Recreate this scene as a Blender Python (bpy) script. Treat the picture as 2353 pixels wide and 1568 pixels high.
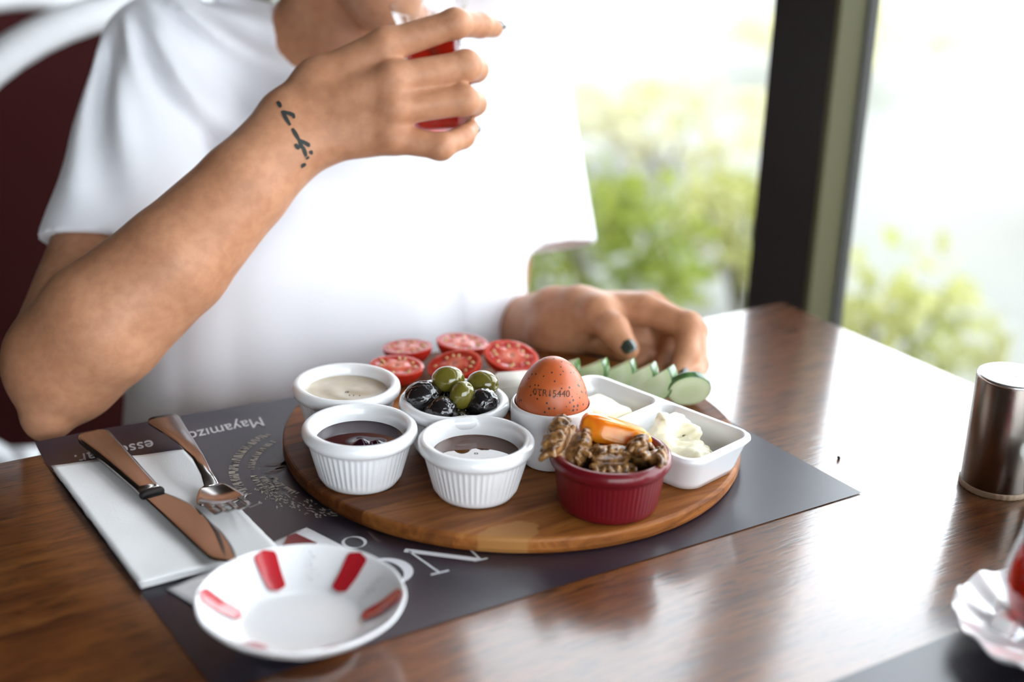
import bpy, bmesh, math, random
import numpy as np
from mathutils import Vector, Matrix, noise as mnoise
from mathutils.bvhtree import BVHTree

for _o in list(bpy.data.objects):
    bpy.data.objects.remove(_o, do_unlink=True)
scene = bpy.context.scene
COL = scene.collection
TZ = 0.75            # height of the table top above the floor
R = math.radians

# ------------------------------------------------------------------ camera
cam_d = bpy.data.cameras.new('camera')
cam = bpy.data.objects.new('camera', cam_d)
COL.objects.link(cam)
cam_d.lens = 50.0
cam_d.sensor_width = 36.0
_right = Vector((0.84211259, -0.53844851, 0.03032452))
_up = Vector((0.16712006, 0.31400426, 0.93459735))
_fwd = Vector((0.51275458, 0.78196836, -0.35441249))
_m = Matrix.Identity(4)
for _i in range(3):
    _m[_i][0] = _right[_i]; _m[_i][1] = _up[_i]; _m[_i][2] = -_fwd[_i]
_m[2][3] = 1.12237
cam.matrix_world = _m
cam_d.dof.use_dof = True
cam_d.dof.focus_distance = 0.82
cam_d.dof.aperture_fstop = 3.2
cam_d.clip_start = 0.02
scene.camera = cam

# ------------------------------------------------------------------ sky and exposure
world = bpy.data.worlds.new('sky'); scene.world = world
world.use_nodes = True
_nt = world.node_tree
_bg = _nt.nodes['Background']
_bg.inputs['Color'].default_value = (0.87, 0.925, 1.0, 1)
_bg.inputs['Strength'].default_value = 6.6
scene.view_settings.view_transform = 'Standard'
scene.view_settings.look = 'None'
scene.view_settings.gamma = 1.0
scene.view_settings.use_curve_mapping = False
scene.view_settings.exposure = 0.15
scene.cycles.use_denoising = True
scene.cycles.max_bounces = 10
scene.cycles.sample_clamp_indirect = 8.0

# ------------------------------------------------------------------ material helpers
def new_mat(name):
    m = bpy.data.materials.new(name); m.use_nodes = True
    nt = m.node_tree
    return m, nt, nt.nodes['Principled BSDF']

def N(nt, t, **kw):
    n = nt.nodes.new(t)
    for k, v in kw.items():
        if k.startswith('i_'):
            n.inputs[k[2:].replace('_', ' ')].default_value = v
        else:
            setattr(n, k, v)
    return n

def c4(c):
    return (c[0], c[1], c[2], 1.0)

def ramp(nt, stops, fac):
    r = nt.nodes.new('ShaderNodeValToRGB')
    el = r.color_ramp.elements
    while len(el) < len(stops):
        el.new(0.5)
    for e, (p, c) in zip(el, stops):
        e.position = p; e.color = c4(c)
    nt.links.new(fac, r.inputs['Fac'])
    return r

def coords(nt, scale=(1, 1, 1), rot=(0, 0, 0), kind='Object'):
    tc = nt.nodes.new('ShaderNodeTexCoord')
    mp = nt.nodes.new('ShaderNodeMapping')
    mp.inputs['Scale'].default_value = scale
    mp.inputs['Rotation'].default_value = rot
    nt.links.new(tc.outputs[kind], mp.inputs['Vector'])
    return mp.outputs['Vector']

def noise_tex(nt, vec, scale, detail=4.0, rough=0.55, dist=0.0):
    n = nt.nodes.new('ShaderNodeTexNoise')
    n.inputs['Scale'].default_value = scale
    n.inputs['Detail'].default_value = detail
    n.inputs['Roughness'].default_value = rough
    n.inputs['Distortion'].default_value = dist
    nt.links.new(vec, n.inputs['Vector'])
    return n

def bump(nt, bsdf, height, strength=0.2, dist=0.001):
    b = nt.nodes.new('ShaderNodeBump')
    b.inputs['Strength'].default_value = strength
    b.inputs['Distance'].default_value = dist
    nt.links.new(height, b.inputs['Height'])
    nt.links.new(b.outputs['Normal'], bsdf.inputs['Normal'])
    return b

def pbr(name, col, rough=0.5, metal=0.0, spec=0.5, coat=0.0, coat_rough=0.03, sss=0.0, sss_r=(1, .4, .25), sss_scale=0.004,
        vary=None, vscale=8.0, vspan=(0.35, 0.65), vmap=(1, 1, 1), bmp=None, ior=None, trans=0.0, sheen=0.0):
    m, nt, b = new_mat(name)
    b.inputs['Base Color'].default_value = c4(col)
    b.inputs['Roughness'].default_value = rough
    b.inputs['Metallic'].default_value = metal
    b.inputs['Specular IOR Level'].default_value = spec
    b.inputs['Coat Weight'].default_value = coat
    b.inputs['Coat Roughness'].default_value = coat_rough
    b.inputs['Subsurface Weight'].default_value = sss
    b.inputs['Subsurface Radius'].default_value = sss_r
    b.inputs['Subsurface Scale'].default_value = sss_scale
    b.inputs['Transmission Weight'].default_value = trans
    b.inputs['Sheen Weight'].default_value = sheen
    if ior:
        b.inputs['IOR'].default_value = ior
    if vary:
        v = coords(nt, vmap)
        n = noise_tex(nt, v, vscale)
        r = ramp(nt, [(vspan[0], col), (vspan[1], vary)], n.outputs['Fac'])
        nt.links.new(r.outputs['Color'], b.inputs['Base Color'])
    if bmp:
        v = coords(nt, bmp[3] if len(bmp) > 3 else (1, 1, 1))
        n = noise_tex(nt, v, bmp[0], 5.0)
        bump(nt, b, n.outputs['Fac'], bmp[1], bmp[2])
    return m

M = {}
M['porcelain'] = pbr('porcelain', (.80, .80, .81), .22, spec=.5, coat=.6, coat_rough=.05)
M['porcelain2'] = pbr('porcelain_fine', (.82, .82, .83), .18, spec=.5, coat=.7, coat_rough=.04)
M['red_glaze'] = pbr('red_glaze', (.13, .0035, .008), .35, spec=.3, coat=.35, coat_rough=.05)
M['red_paint'] = pbr('red_paint', (.42, .012, .02), .2, coat=.6, coat_rough=.04)
M['grey_script'] = pbr('grey_script', (.42, .40, .38), .3)
M['tahini'] = pbr('tahini', (.58, .50, .39), .22, spec=.4, coat=.3, sss=.3, sss_r=(1, .8, .5), vary=(.50, .42, .31), vscale=60)
M['jam'] = pbr('jam', (.020, .0014, .009), .04, spec=.5)
M['jam_film'] = pbr('jam_film', (.12, .004, .035), .08, spec=.5, coat=1.0)
M['honey'] = pbr('honey', (.075, .022, .007), .02, spec=.55)
M['butter'] = pbr('butter', (.80, .74, .52), .4, sss=.5, sss_r=(1, .85, .5), sss_scale=.006, bmp=(90, .25, .001))
M['cream'] = pbr('cream', (.80, .75, .57), .38, sss=.5, sss_r=(1, .85, .5), sss_scale=.005, bmp=(140, .3, .001))
M['cheese'] = pbr('cheese', (.82, .81, .72), .45, sss=.4, sss_r=(1, .9, .6), bmp=(120, .3, .001))
M['apricot'] = pbr('apricot', (.78, .20, .008), .28, coat=.25, sss=.55, sss_r=(1, .45, .08), sss_scale=.008, vary=(.85, .32, .012), vscale=70, bmp=(130, .25, .001))
M['walnut'] = pbr('walnut', (.085, .030, .008), .36, coat=.3, coat_rough=.2, vary=(.34, .165, .050), vscale=230, vspan=(.38, .62), bmp=(420, .4, .0006))
M['nut_mix'] = pbr('nut_mix', (.06, .018, .008), .3, coat=.4, vary=(.16, .07, .03), vscale=200, bmp=(260, .8, .002))
M['olive_green'] = pbr('olive_green', (.115, .10, .012), .18, coat=.9, coat_rough=.05, sss=.15, sss_r=(.8, 1, .2), vary=(.17, .14, .02), vscale=60, bmp=(160, .12, .0006))
M['olive_black'] = pbr('olive_black', (.010, .008, .009), .2, coat=1.0, coat_rough=.06)
M['nail'] = pbr('nail_polish', (.026, .036, .028), .12, coat=1.0, coat_rough=.03)
M['ink'] = pbr('tattoo_ink', (.030, .034, .032), .6, spec=.2)
M['tomato_skin'] = pbr('tomato_skin', (.50, .018, .010), .15, coat=.8, coat_rough=.04, sss=.2)
M['seed'] = pbr('tomato_seed', (.62, .38, .14), .25, coat=.6)
M['cuke_skin'] = pbr('cucumber_skin', (.018, .06, .022), .2, coat=.5, vary=(.09, .20, .05), vscale=70)
M['wedge_edge'] = pbr('wedge_edge', (.30, .45, .14), .3, coat=.3)
M['steel'] = pbr('brushed_steel', (.19, .165, .145), .22, metal=1.0, bmp=(300, .06, .0005, (1, 60, 1)))
M['cutlery'] = pbr('cutlery_steel', (.36, .33, .32), .15, metal=1.0)
M['lid'] = pbr('shaker_lid', (.75, .74, .73), .3, metal=1.0)
M['cork'] = pbr('shaker_foot', (.45, .33, .22), .5)
M['hole'] = pbr('hole_dark', (.02, .018, .016), .6)
M['paper'] = pbr('napkin_paper', (.80, .80, .80), .85, spec=.15, bmp=(900, .35, .0005))
M['packet'] = pbr('packet_film', (.78, .77, .79), .25, coat=.3, bmp=(70, .5, .003))
M['packet_red'] = pbr('packet_red', (.16, .01, .015), .25, coat=.3)
M['mat_paper'] = pbr('placemat_paper', (.014, .0100, .020), .34, spec=.75, vary=(.017, .0125, .024), vscale=40, bmp=(700, .10, .0003))
M['print_white'] = pbr('print_white', (.62, .61, .64), .5)
M['print_grey'] = pbr('print_cream', (.48, .44, .38), .5)
M['print_dim'] = pbr('print_brown', (.10, .075, .075), .5)
M['shirt'] = pbr('white_cotton', (.80, .805, .845), .9, spec=.15, sheen=.2, bmp=(1400, .12, .0004))
M['trousers'] = pbr('denim', (.03, .04, .07), .9, spec=.2)
M['hair'] = pbr('hair', (.022, .012, .008), .4, bmp=(60, .8, .004, (1, 1, .08)))
M['lips'] = pbr('lips', (.36, .10, .085), .35, sss=.2)
M['eye'] = pbr('eye_white', (.7, .68, .66), .1, coat=1)
M['iris'] = pbr('iris', (.03, .015, .008), .1, coat=1)
M['chair_white'] = pbr('chair_white', (.74, .74, .75), .35, coat=.3)
M['burgundy'] = pbr('burgundy_fabric', (.032, .0042, .0042), .8, spec=.1, bmp=(500, .2, .0006))
M['frame_dark'] = pbr('window_bronze', (.014, .0105, .0098), .55, spec=.2)
M['frame_olive'] = pbr('window_olive', (.072, .066, .027), .55, spec=.3)
M['wall'] = pbr('wall_panelling', (.075, .048, .034), .8, vary=(.06, .038, .027), vscale=3)
M['wall_olive'] = pbr('wall_olive', (.045, .038, .016), .8, vary=(.06, .05, .02), vscale=2)
M['ceiling'] = pbr('ceiling_boards', (.10, .078, .066), .8)
M['floor'] = pbr('floor_tile', (.26, .22, .19), .55, vary=(.22, .19, .16), vscale=5)
M['ground'] = pbr('garden_gravel', (.195, .195, .188), .95, vary=(.188, .190, .165), vscale=1.2)
M['rock'] = pbr('garden_rock', (.05, .056, .052), .9, vary=(.09, .095, .09), vscale=6)
M['sugar'] = pbr('sugar', (.85, .85, .85), .6, sss=.3, bmp=(900, .5, .0006))
M['crumb'] = pbr('pepper_flake', (.02, .014, .01), .7)

# skin with soft mottling
def skin_mat():
    m, nt, b = new_mat('skin')
    v = coords(nt)
    n1 = noise_tex(nt, v, 22, 3)
    r1 = ramp(nt, [(.3, (.42, .195, .104)), (.7, (.51, .260, .150))], n1.outputs['Fac'])
    n2 = noise_tex(nt, v, 150, 3)
    r2 = ramp(nt, [(.35, (.90, .86, .84)), (.65, (1.05, 1.05, 1.05))], n2.outputs['Fac'])
    mx = N(nt, 'ShaderNodeMixRGB', blend_type='MULTIPLY'); mx.inputs['Fac'].default_value = 1
    nt.links.new(r1.outputs['Color'], mx.inputs['Color1']); nt.links.new(r2.outputs['Color'], mx.inputs['Color2'])
    nt.links.new(mx.outputs['Color'], b.inputs['Base Color'])
    b.inputs['Roughness'].default_value = .48
    b.inputs['Specular IOR Level'].default_value = .28
    b.inputs['Subsurface Weight'].default_value = .25
    b.inputs['Subsurface Radius'].default_value = (1, .35, .2)
    b.inputs['Subsurface Scale'].default_value = .005
    n3 = noise_tex(nt, v, 900, 4)
    bump(nt, b, n3.outputs['Fac'], .10, .0004)
    return m
M['skin'] = skin_mat()

def wood_table():
    m, nt, b = new_mat('oak_veneer')
    n = noise_tex(nt, coords(nt, (3.0, 26, 26)), 3.0, 5, .6, .8)            # broad figure
    n2 = noise_tex(nt, coords(nt, (34, 300, 300)), 1.4, 3, .6, .5)         # pores running with the grain
    r = ramp(nt, [(.30, (.072, .0175, .0030)), (.55, (.145, .0440, .0082)), (.75, (.195, .068, .0148))], n.outputs['Fac'])
    r2 = ramp(nt, [(.38, (.22, .18, .15)), (.50, (1, 1, 1))], n2.outputs['Fac'])
    mx = N(nt, 'ShaderNodeMixRGB', blend_type='MULTIPLY'); mx.inputs['Fac'].default_value = .85
    nt.links.new(r.outputs['Color'], mx.inputs['Color1']); nt.links.new(r2.outputs['Color'], mx.inputs['Color2'])
    nt.links.new(mx.outputs['Color'], b.inputs['Base Color'])
    b.inputs['Roughness'].default_value = .40
    b.inputs['Specular IOR Level'].default_value = .3
    b.inputs['Coat Weight'].default_value = 1.0
    b.inputs['Coat IOR'].default_value = 1.55
    b.inputs['Coat Roughness'].default_value = .15
    bump(nt, b, n2.outputs['Fac'], .30, .0008)
    bp2 = nt.nodes.new('ShaderNodeBump'); bp2.inputs['Strength'].default_value = .06; bp2.inputs['Distance'].default_value = .0004
    nt.links.new(r2.outputs['Color'], bp2.inputs['Height']); nt.links.new(bp2.outputs['Normal'], b.inputs['Coat Normal'])
    return m
M['table'] = wood_table()

def wood_board(name, dark, mid, light, seed, patch=None):
    m, nt, b = new_mat(name)
    tc = nt.nodes.new('ShaderNodeTexCoord')
    mp = nt.nodes.new('ShaderNodeMapping'); mp.inputs['Scale'].default_value = (5, 42, 42); mp.inputs['Location'].default_value = (seed * 3.1, seed * 7.7, seed)
    nt.links.new(tc.outputs['Object'], mp.inputs['Vector'])
    n = noise_tex(nt, mp.outputs['Vector'], 2.2, 6, .6, 1.2)
    r = ramp(nt, [(.28, dark), (.5, mid), (.74, light)], n.outputs['Fac'])
    out = r.outputs['Color']
    if patch:
        v = N(nt, 'ShaderNodeVectorMath', operation='SUBTRACT'); v.inputs[1].default_value = patch[0]
        nt.links.new(tc.outputs['Object'], v.inputs[0])
        s = N(nt, 'ShaderNodeVectorMath', operation='MULTIPLY'); s.inputs[1].default_value = patch[1]
        nt.links.new(v.outputs[0], s.inputs[0])
        ln = N(nt, 'ShaderNodeVectorMath', operation='LENGTH'); nt.links.new(s.outputs[0], ln.inputs[0])
        ne = noise_tex(nt, tc.outputs['Object'], 90, 3)
        ad = N(nt, 'ShaderNodeMath', operation='MULTIPLY_ADD'); ad.inputs[1].default_value = .5
        nt.links.new(ne.outputs['Fac'], ad.inputs[0]); nt.links.new(ln.outputs['Value'], ad.inputs[2])
        rr = ramp(nt, [(.90, (1, 1, 1)), (.98, (0, 0, 0))], ad.outputs[0])
        mx = N(nt, 'ShaderNodeMixRGB'); mx.inputs['Color2'].default_value = (.36, .160, .045, 1)
        nt.links.new(rr.outputs['Color'], mx.inputs['Fac']); nt.links.new(out, mx.inputs['Color1'])
        out = mx.outputs['Color']
    nt.links.new(out, b.inputs['Base Color'])
    b.inputs['Roughness'].default_value = .48
    b.inputs['Specular IOR Level'].default_value = .22
    bump(nt, b, n.outputs['Fac'], .25, .0008)
    return m

def egg_mat():
    m, nt, b = new_mat('egg_shell')
    v = coords(nt)
    n = noise_tex(nt, v, 60, 3)
    r = ramp(nt, [(.3, (.42, .082, .019)), (.7, (.50, .118, .031))], n.outputs['Fac'])
    vo = N(nt, 'ShaderNodeTexVoronoi'); vo.inputs['Scale'].default_value = 330; nt.links.new(v, vo.inputs['Vector'])
    n2 = noise_tex(nt, v, 45, 2)
    add = N(nt, 'ShaderNodeMath', operation='MULTIPLY_ADD'); add.inputs[1].default_value = -.42; 
    nt.links.new(n2.outputs['Fac'], add.inputs[0]); nt.links.new(vo.outputs['Distance'], add.inputs[2])
    rr = ramp(nt, [(0.0, (1, 1, 1)), (.035, (0, 0, 0))], add.outputs[0])
    mx = N(nt, 'ShaderNodeMixRGB'); mx.inputs['Color2'].default_value = (.045, .022, .02, 1)
    nt.links.new(rr.outputs['Color'], mx.inputs['Fac']); nt.links.new(r.outputs['Color'], mx.inputs['Color1'])
    nt.links.new(mx.outputs['Color'], b.inputs['Base Color'])
    b.inputs['Roughness'].default_value = .36
    b.inputs['Subsurface Weight'].default_value = .1
    b.inputs['Subsurface Scale'].default_value = .003
    n3 = noise_tex(nt, v, 700, 3); bump(nt, b, n3.outputs['Fac'], .12, .0004)
    return m
M['egg'] = egg_mat()
M['egg_ink'] = pbr('egg_stamp', (.16, .075, .04), .5)

def tomato_flesh():
    # radial pattern of walls and locules in the plane of the cut (object x, y)
    m, nt, b = new_mat('tomato_flesh')
    v = coords(nt)
    sp = N(nt, 'ShaderNodeSeparateXYZ'); nt.links.new(v, sp.inputs[0])
    ln = N(nt, 'ShaderNodeVectorMath', operation='LENGTH')
    mul = N(nt, 'ShaderNodeVectorMath', operation='MULTIPLY'); mul.inputs[1].default_value = (46, 62, 0)
    nt.links.new(v, mul.inputs[0]); nt.links.new(mul.outputs[0], ln.inputs[0])
    n = noise_tex(nt, v, 180, 3)
    ad = N(nt, 'ShaderNodeMath', operation='MULTIPLY_ADD'); ad.inputs[1].default_value = .25
    nt.links.new(n.outputs['Fac'], ad.inputs[0]); nt.links.new(ln.outputs['Value'], ad.inputs[2])
    r = ramp(nt, [(.25, (.66, .20, .13)), (.48, (.60, .10, .06)), (.62, (.42, .03, .018)), (.80, (.40, .022, .014)), (.92, (.62, .075, .045))], ad.outputs[0])
    nt.links.new(r.outputs['Color'], b.inputs['Base Color'])
    b.inputs['Roughness'].default_value = .16
    b.inputs['Coat Weight'].default_value = .8
    b.inputs['Subsurface Weight'].default_value = .3
    b.inputs['Subsurface Scale'].default_value = .004
    bump(nt, b, n.outputs['Fac'], .5, .0015)
    return m
M['tomato_flesh'] = tomato_flesh()

def cuke_flesh():
    m, nt, b = new_mat('cucumber_flesh')
    v = coords(nt)
    ln = N(nt, 'ShaderNodeVectorMath', operation='LENGTH')
    mul = N(nt, 'ShaderNodeVectorMath', operation='MULTIPLY'); mul.inputs[1].default_value = (50, 50, 0)
    nt.links.new(v, mul.inputs[0]); nt.links.new(mul.outputs[0], ln.inputs[0])
    n = noise_tex(nt, v, 220, 3)
    ad = N(nt, 'ShaderNodeMath', operation='MULTIPLY_ADD'); ad.inputs[1].default_value = .2
    nt.links.new(n.outputs['Fac'], ad.inputs[0]); nt.links.new(ln.outputs['Value'], ad.inputs[2])
    r = ramp(nt, [(.30, (.66, .75, .46)), (.6, (.74, .82, .56)), (.85, (.60, .76, .40)), (1.0, (.32, .56, .16))], ad.outputs[0])
    nt.links.new(r.outputs['Color'], b.inputs['Base Color'])
    b.inputs['Roughness'].default_value = .2
    b.inputs['Coat Weight'].default_value = .6
    b.inputs['Subsurface Weight'].default_value = .35
    b.inputs['Subsurface Radius'].default_value = (.7, 1, .4)
    b.inputs['Subsurface Scale'].default_value = .004
    bump(nt, b, n.outputs['Fac'], .3, .001)
    return m
M['cuke_flesh'] = cuke_flesh()

def glass_mat(name, tint=(1, 1, 1), gloss=.06):
    # thin window glass: see-through with a Fresnel sheen
    m = bpy.data.materials.new(name); m.use_nodes = True
    nt = m.node_tree; nt.nodes.clear()
    o = nt.nodes.new('ShaderNodeOutputMaterial')
    t = nt.nodes.new('ShaderNodeBsdfTransparent'); t.inputs['Color'].default_value = c4(tint)
    g = nt.nodes.new('ShaderNodeBsdfGlossy'); g.inputs['Roughness'].default_value = .01
    lw = nt.nodes.new('ShaderNodeLayerWeight'); lw.inputs['Blend'].default_value = .5
    pw = nt.nodes.new('ShaderNodeMath'); pw.operation = 'POWER'; pw.inputs[1].default_value = 5.0
    nt.links.new(lw.outputs['Facing'], pw.inputs[0])
    fr = nt.nodes.new('ShaderNodeMath'); fr.operation = 'MULTIPLY_ADD'; fr.inputs[1].default_value = .9; fr.inputs[2].default_value = gloss * .5
    nt.links.new(pw.outputs[0], fr.inputs[0])
    mx = nt.nodes.new('ShaderNodeMixShader')
    nt.links.new(fr.outputs[0], mx.inputs[0]); nt.links.new(t.outputs[0], mx.inputs[1]); nt.links.new(g.outputs[0], mx.inputs[2])
    nt.links.new(mx.outputs[0], o.inputs[0])
    return m
M['pane'] = glass_mat('window_glass', (.97, .98, .97))
M['tea_glass'] = glass_mat('tea_glass', (.96, .97, .98))
def tea_mat():
    m, nt, b = new_mat('black_tea')
    b.inputs['Base Color'].default_value = (.42, .012, .004, 1)
    b.inputs['Roughness'].default_value = .04
    b.inputs['Transmission Weight'].default_value = .7
    b.inputs['IOR'].default_value = 1.2
    b.inputs['Coat Weight'].default_value = .5
    return m
M['tea'] = tea_mat()

def leaf_mat(name, a, b_):
    m, nt, b = new_mat(name)
    v = coords(nt)
    n = noise_tex(nt, v, 6.0, 3)
    r = ramp(nt, [(.35, a), (.65, b_)], n.outputs['Fac'])
    nt.links.new(r.outputs['Color'], b.inputs['Base Color'])
    b.inputs['Roughness'].default_value = .45
    tr = nt.nodes.new('ShaderNodeBsdfTranslucent'); nt.links.new(r.outputs['Color'], tr.inputs['Color'])
    mx = nt.nodes.new('ShaderNodeMixShader'); mx.inputs[0].default_value = .45
    nt.links.new(b.outputs[0], mx.inputs[1]); nt.links.new(tr.outputs[0], mx.inputs[2])
    nt.links.new(mx.outputs[0], nt.nodes['Material Output'].inputs['Surface'])
    return m
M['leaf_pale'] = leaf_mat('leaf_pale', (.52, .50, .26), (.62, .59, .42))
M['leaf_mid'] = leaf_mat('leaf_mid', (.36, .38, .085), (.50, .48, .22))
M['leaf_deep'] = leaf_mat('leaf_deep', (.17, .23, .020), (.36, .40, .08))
M['stem'] = pbr('stem', (.16, .15, .09), .8)

# ------------------------------------------------------------------ object helpers
def mesh_obj(name, verts, faces, mat=None, parent=None, smooth=True, loc=None, rot=None):
    me = bpy.data.meshes.new(name)
    me.from_pydata([tuple(v) for v in verts], [], [tuple(f) for f in faces])
    me.update()
    return link_mesh(name, me, mat, parent, smooth, loc, rot)

def link_mesh(name, me, mat=None, parent=None, smooth=True, loc=None, rot=None):
    if smooth:
        me.polygons.foreach_set('use_smooth', [True] * len(me.polygons))
    o = bpy.data.objects.new(name, me)
    COL.objects.link(o)
    if mat is not None and len(me.materials) == 0:
        me.materials.append(M[mat] if isinstance(mat, str) else mat)
    if parent:
        o.parent = parent
    if loc is not None:
        o.location = loc
    if rot is not None:
        o.rotation_euler = rot
    return o

def bm_obj(name, bm, mat=None, parent=None, smooth=True, loc=None, rot=None):
    me = bpy.data.meshes.new(name)
    bmesh.ops.recalc_face_normals(bm, faces=bm.faces)
    bm.to_mesh(me); bm.free()
    return link_mesh(name, me, mat, parent, smooth, loc, rot)

def empty(name, loc=(0, 0, 0), rot=(0, 0, 0)):
    o = bpy.data.objects.new(name, None); COL.objects.link(o)
    o.location = loc; o.rotation_euler = rot
    o.empty_display_size = .02
    return o

def tag(o, label=None, cat=None, group=None, kind=None):
    if label: o['label'] = label
    if cat: o['category'] = cat
    if group: o['group'] = group
    if kind: o['kind'] = kind
    return o

def lathe(profile, n=64, mod=None):
    """profile: list of (r, z). mod(i, ang) -> radius factor added. Returns verts, faces"""
    V, F = [], []
    rings = []
    for i, (r, z) in enumerate(profile):
        if r < 1e-6:
            rings.append([len(V)]); V.append((0, 0, z)); continue
        ring = []
        for k in range(n):
            a = 2 * math.pi * k / n
            rr = r + (mod(i, a) if mod else 0)
            ring.append(len(V)); V.append((rr * math.cos(a), rr * math.sin(a), z))
        rings.append(ring)
    for a, b in zip(rings[:-1], rings[1:]):
        for k in range(n):
            k2 = (k + 1) % n
            if len(a) == 1 and len(b) == 1: continue
            if len(a) == 1: F.append((a[0], b[k2], b[k]))
            elif len(b) == 1: F.append((a[k], a[k2], b[0]))
            else: F.append((a[k], a[k2], b[k2], b[k]))
    return V, F

def smooth_profile(pts, n=6):
    """Catmull-Rom through (r, z) points"""
    out = []
    P = [pts[0]] + list(pts) + [pts[-1]]
    for i in range(1, len(P) - 2):
        p0, p1, p2, p3 = P[i - 1], P[i], P[i + 1], P[i + 2]
        for k in range(n):
            t = k / n
            out.append(tuple(.5 * ((2 * p1[j]) + (-p0[j] + p2[j]) * t + (2 * p0[j] - 5 * p1[j] + 4 * p2[j] - p3[j]) * t * t + (-p0[j] + 3 * p1[j] - 3 * p2[j] + p3[j]) * t ** 3) for j in range(len(p1))))
    out.append(tuple(pts[-1]))
    return out

def box_bm(x0, x1, y0, y1, z0, z1, bev=0.0, seg=3):
    bm = bmesh.new()
    bmesh.ops.create_cube(bm, size=1)
    for v in bm.verts:
        v.co = Vector(((x0 + x1) / 2 + v.co.x * (x1 - x0), (y0 + y1) / 2 + v.co.y * (y1 - y0), (z0 + z1) / 2 + v.co.z * (z1 - z0)))
    if bev > 0:
        bmesh.ops.bevel(bm, geom=list(bm.edges), offset=bev, segments=seg, affect='EDGES', profile=.5)
    return bm

def box(name, x0, x1, y0, y1, z0, z1, mat, parent=None, bev=0.0, seg=3):
    bm = box_bm(x0, x1, y0, y1, z0, z1, bev, seg)
    return bm_obj(name, bm, mat, parent, smooth=False if bev == 0 else True)

def tube_mesh(pts, radii, n=10, cap=True):
    pts = [Vector(p) for p in pts]
    V, F = [], []
    up = Vector((0, 0, 1))
    prev_n = None
    for i, p in enumerate(pts):
        t = (pts[min(i + 1, len(pts) - 1)] - pts[max(i - 1, 0)]).normalized()
        if prev_n is None:
            a = up.cross(t)
            if a.length < 1e-4: a = Vector((1, 0, 0)).cross(t)
            a.normalize()
        else:
            a = (prev_n - t * prev_n.dot(t)).normalized()
        prev_n = a
        b = t.cross(a)
        r = radii[i] if hasattr(radii, '__len__') else radii
        for k in range(n):
            an = 2 * math.pi * k / n
            V.append(p + (a * math.cos(an) + b * math.sin(an)) * r)
    m = len(pts)
    for i in range(m - 1):
        for k in range(n):
            k2 = (k + 1) % n
            F.append((i * n + k, i * n + k2, (i + 1) * n + k2, (i + 1) * n + k))
    if cap:
        F.append(tuple(range(n - 1, -1, -1))); F.append(tuple((m - 1) * n + k for k in range(n)))
    return V, F

def poly_prism(pts, z0, z1):
    """flat polygon (x, y) extruded; pts counter-clockwise"""
    n = len(pts)
    V = [(x, y, z0) for x, y in pts] + [(x, y, z1) for x, y in pts]
    F = [tuple(range(n - 1, -1, -1)), tuple(range(n, 2 * n))]
    for k in range(n):
        k2 = (k + 1) % n
        F.append((k, k2, n + k2, n + k))
    return V, F

# ------------------------------------------------------------------ signed-distance mesher (for soft organic shapes)
def smin(a, b, k):
    h = np.maximum(k - np.abs(a - b), 0) / k
    return np.minimum(a, b) - h * h * k * .25

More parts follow.
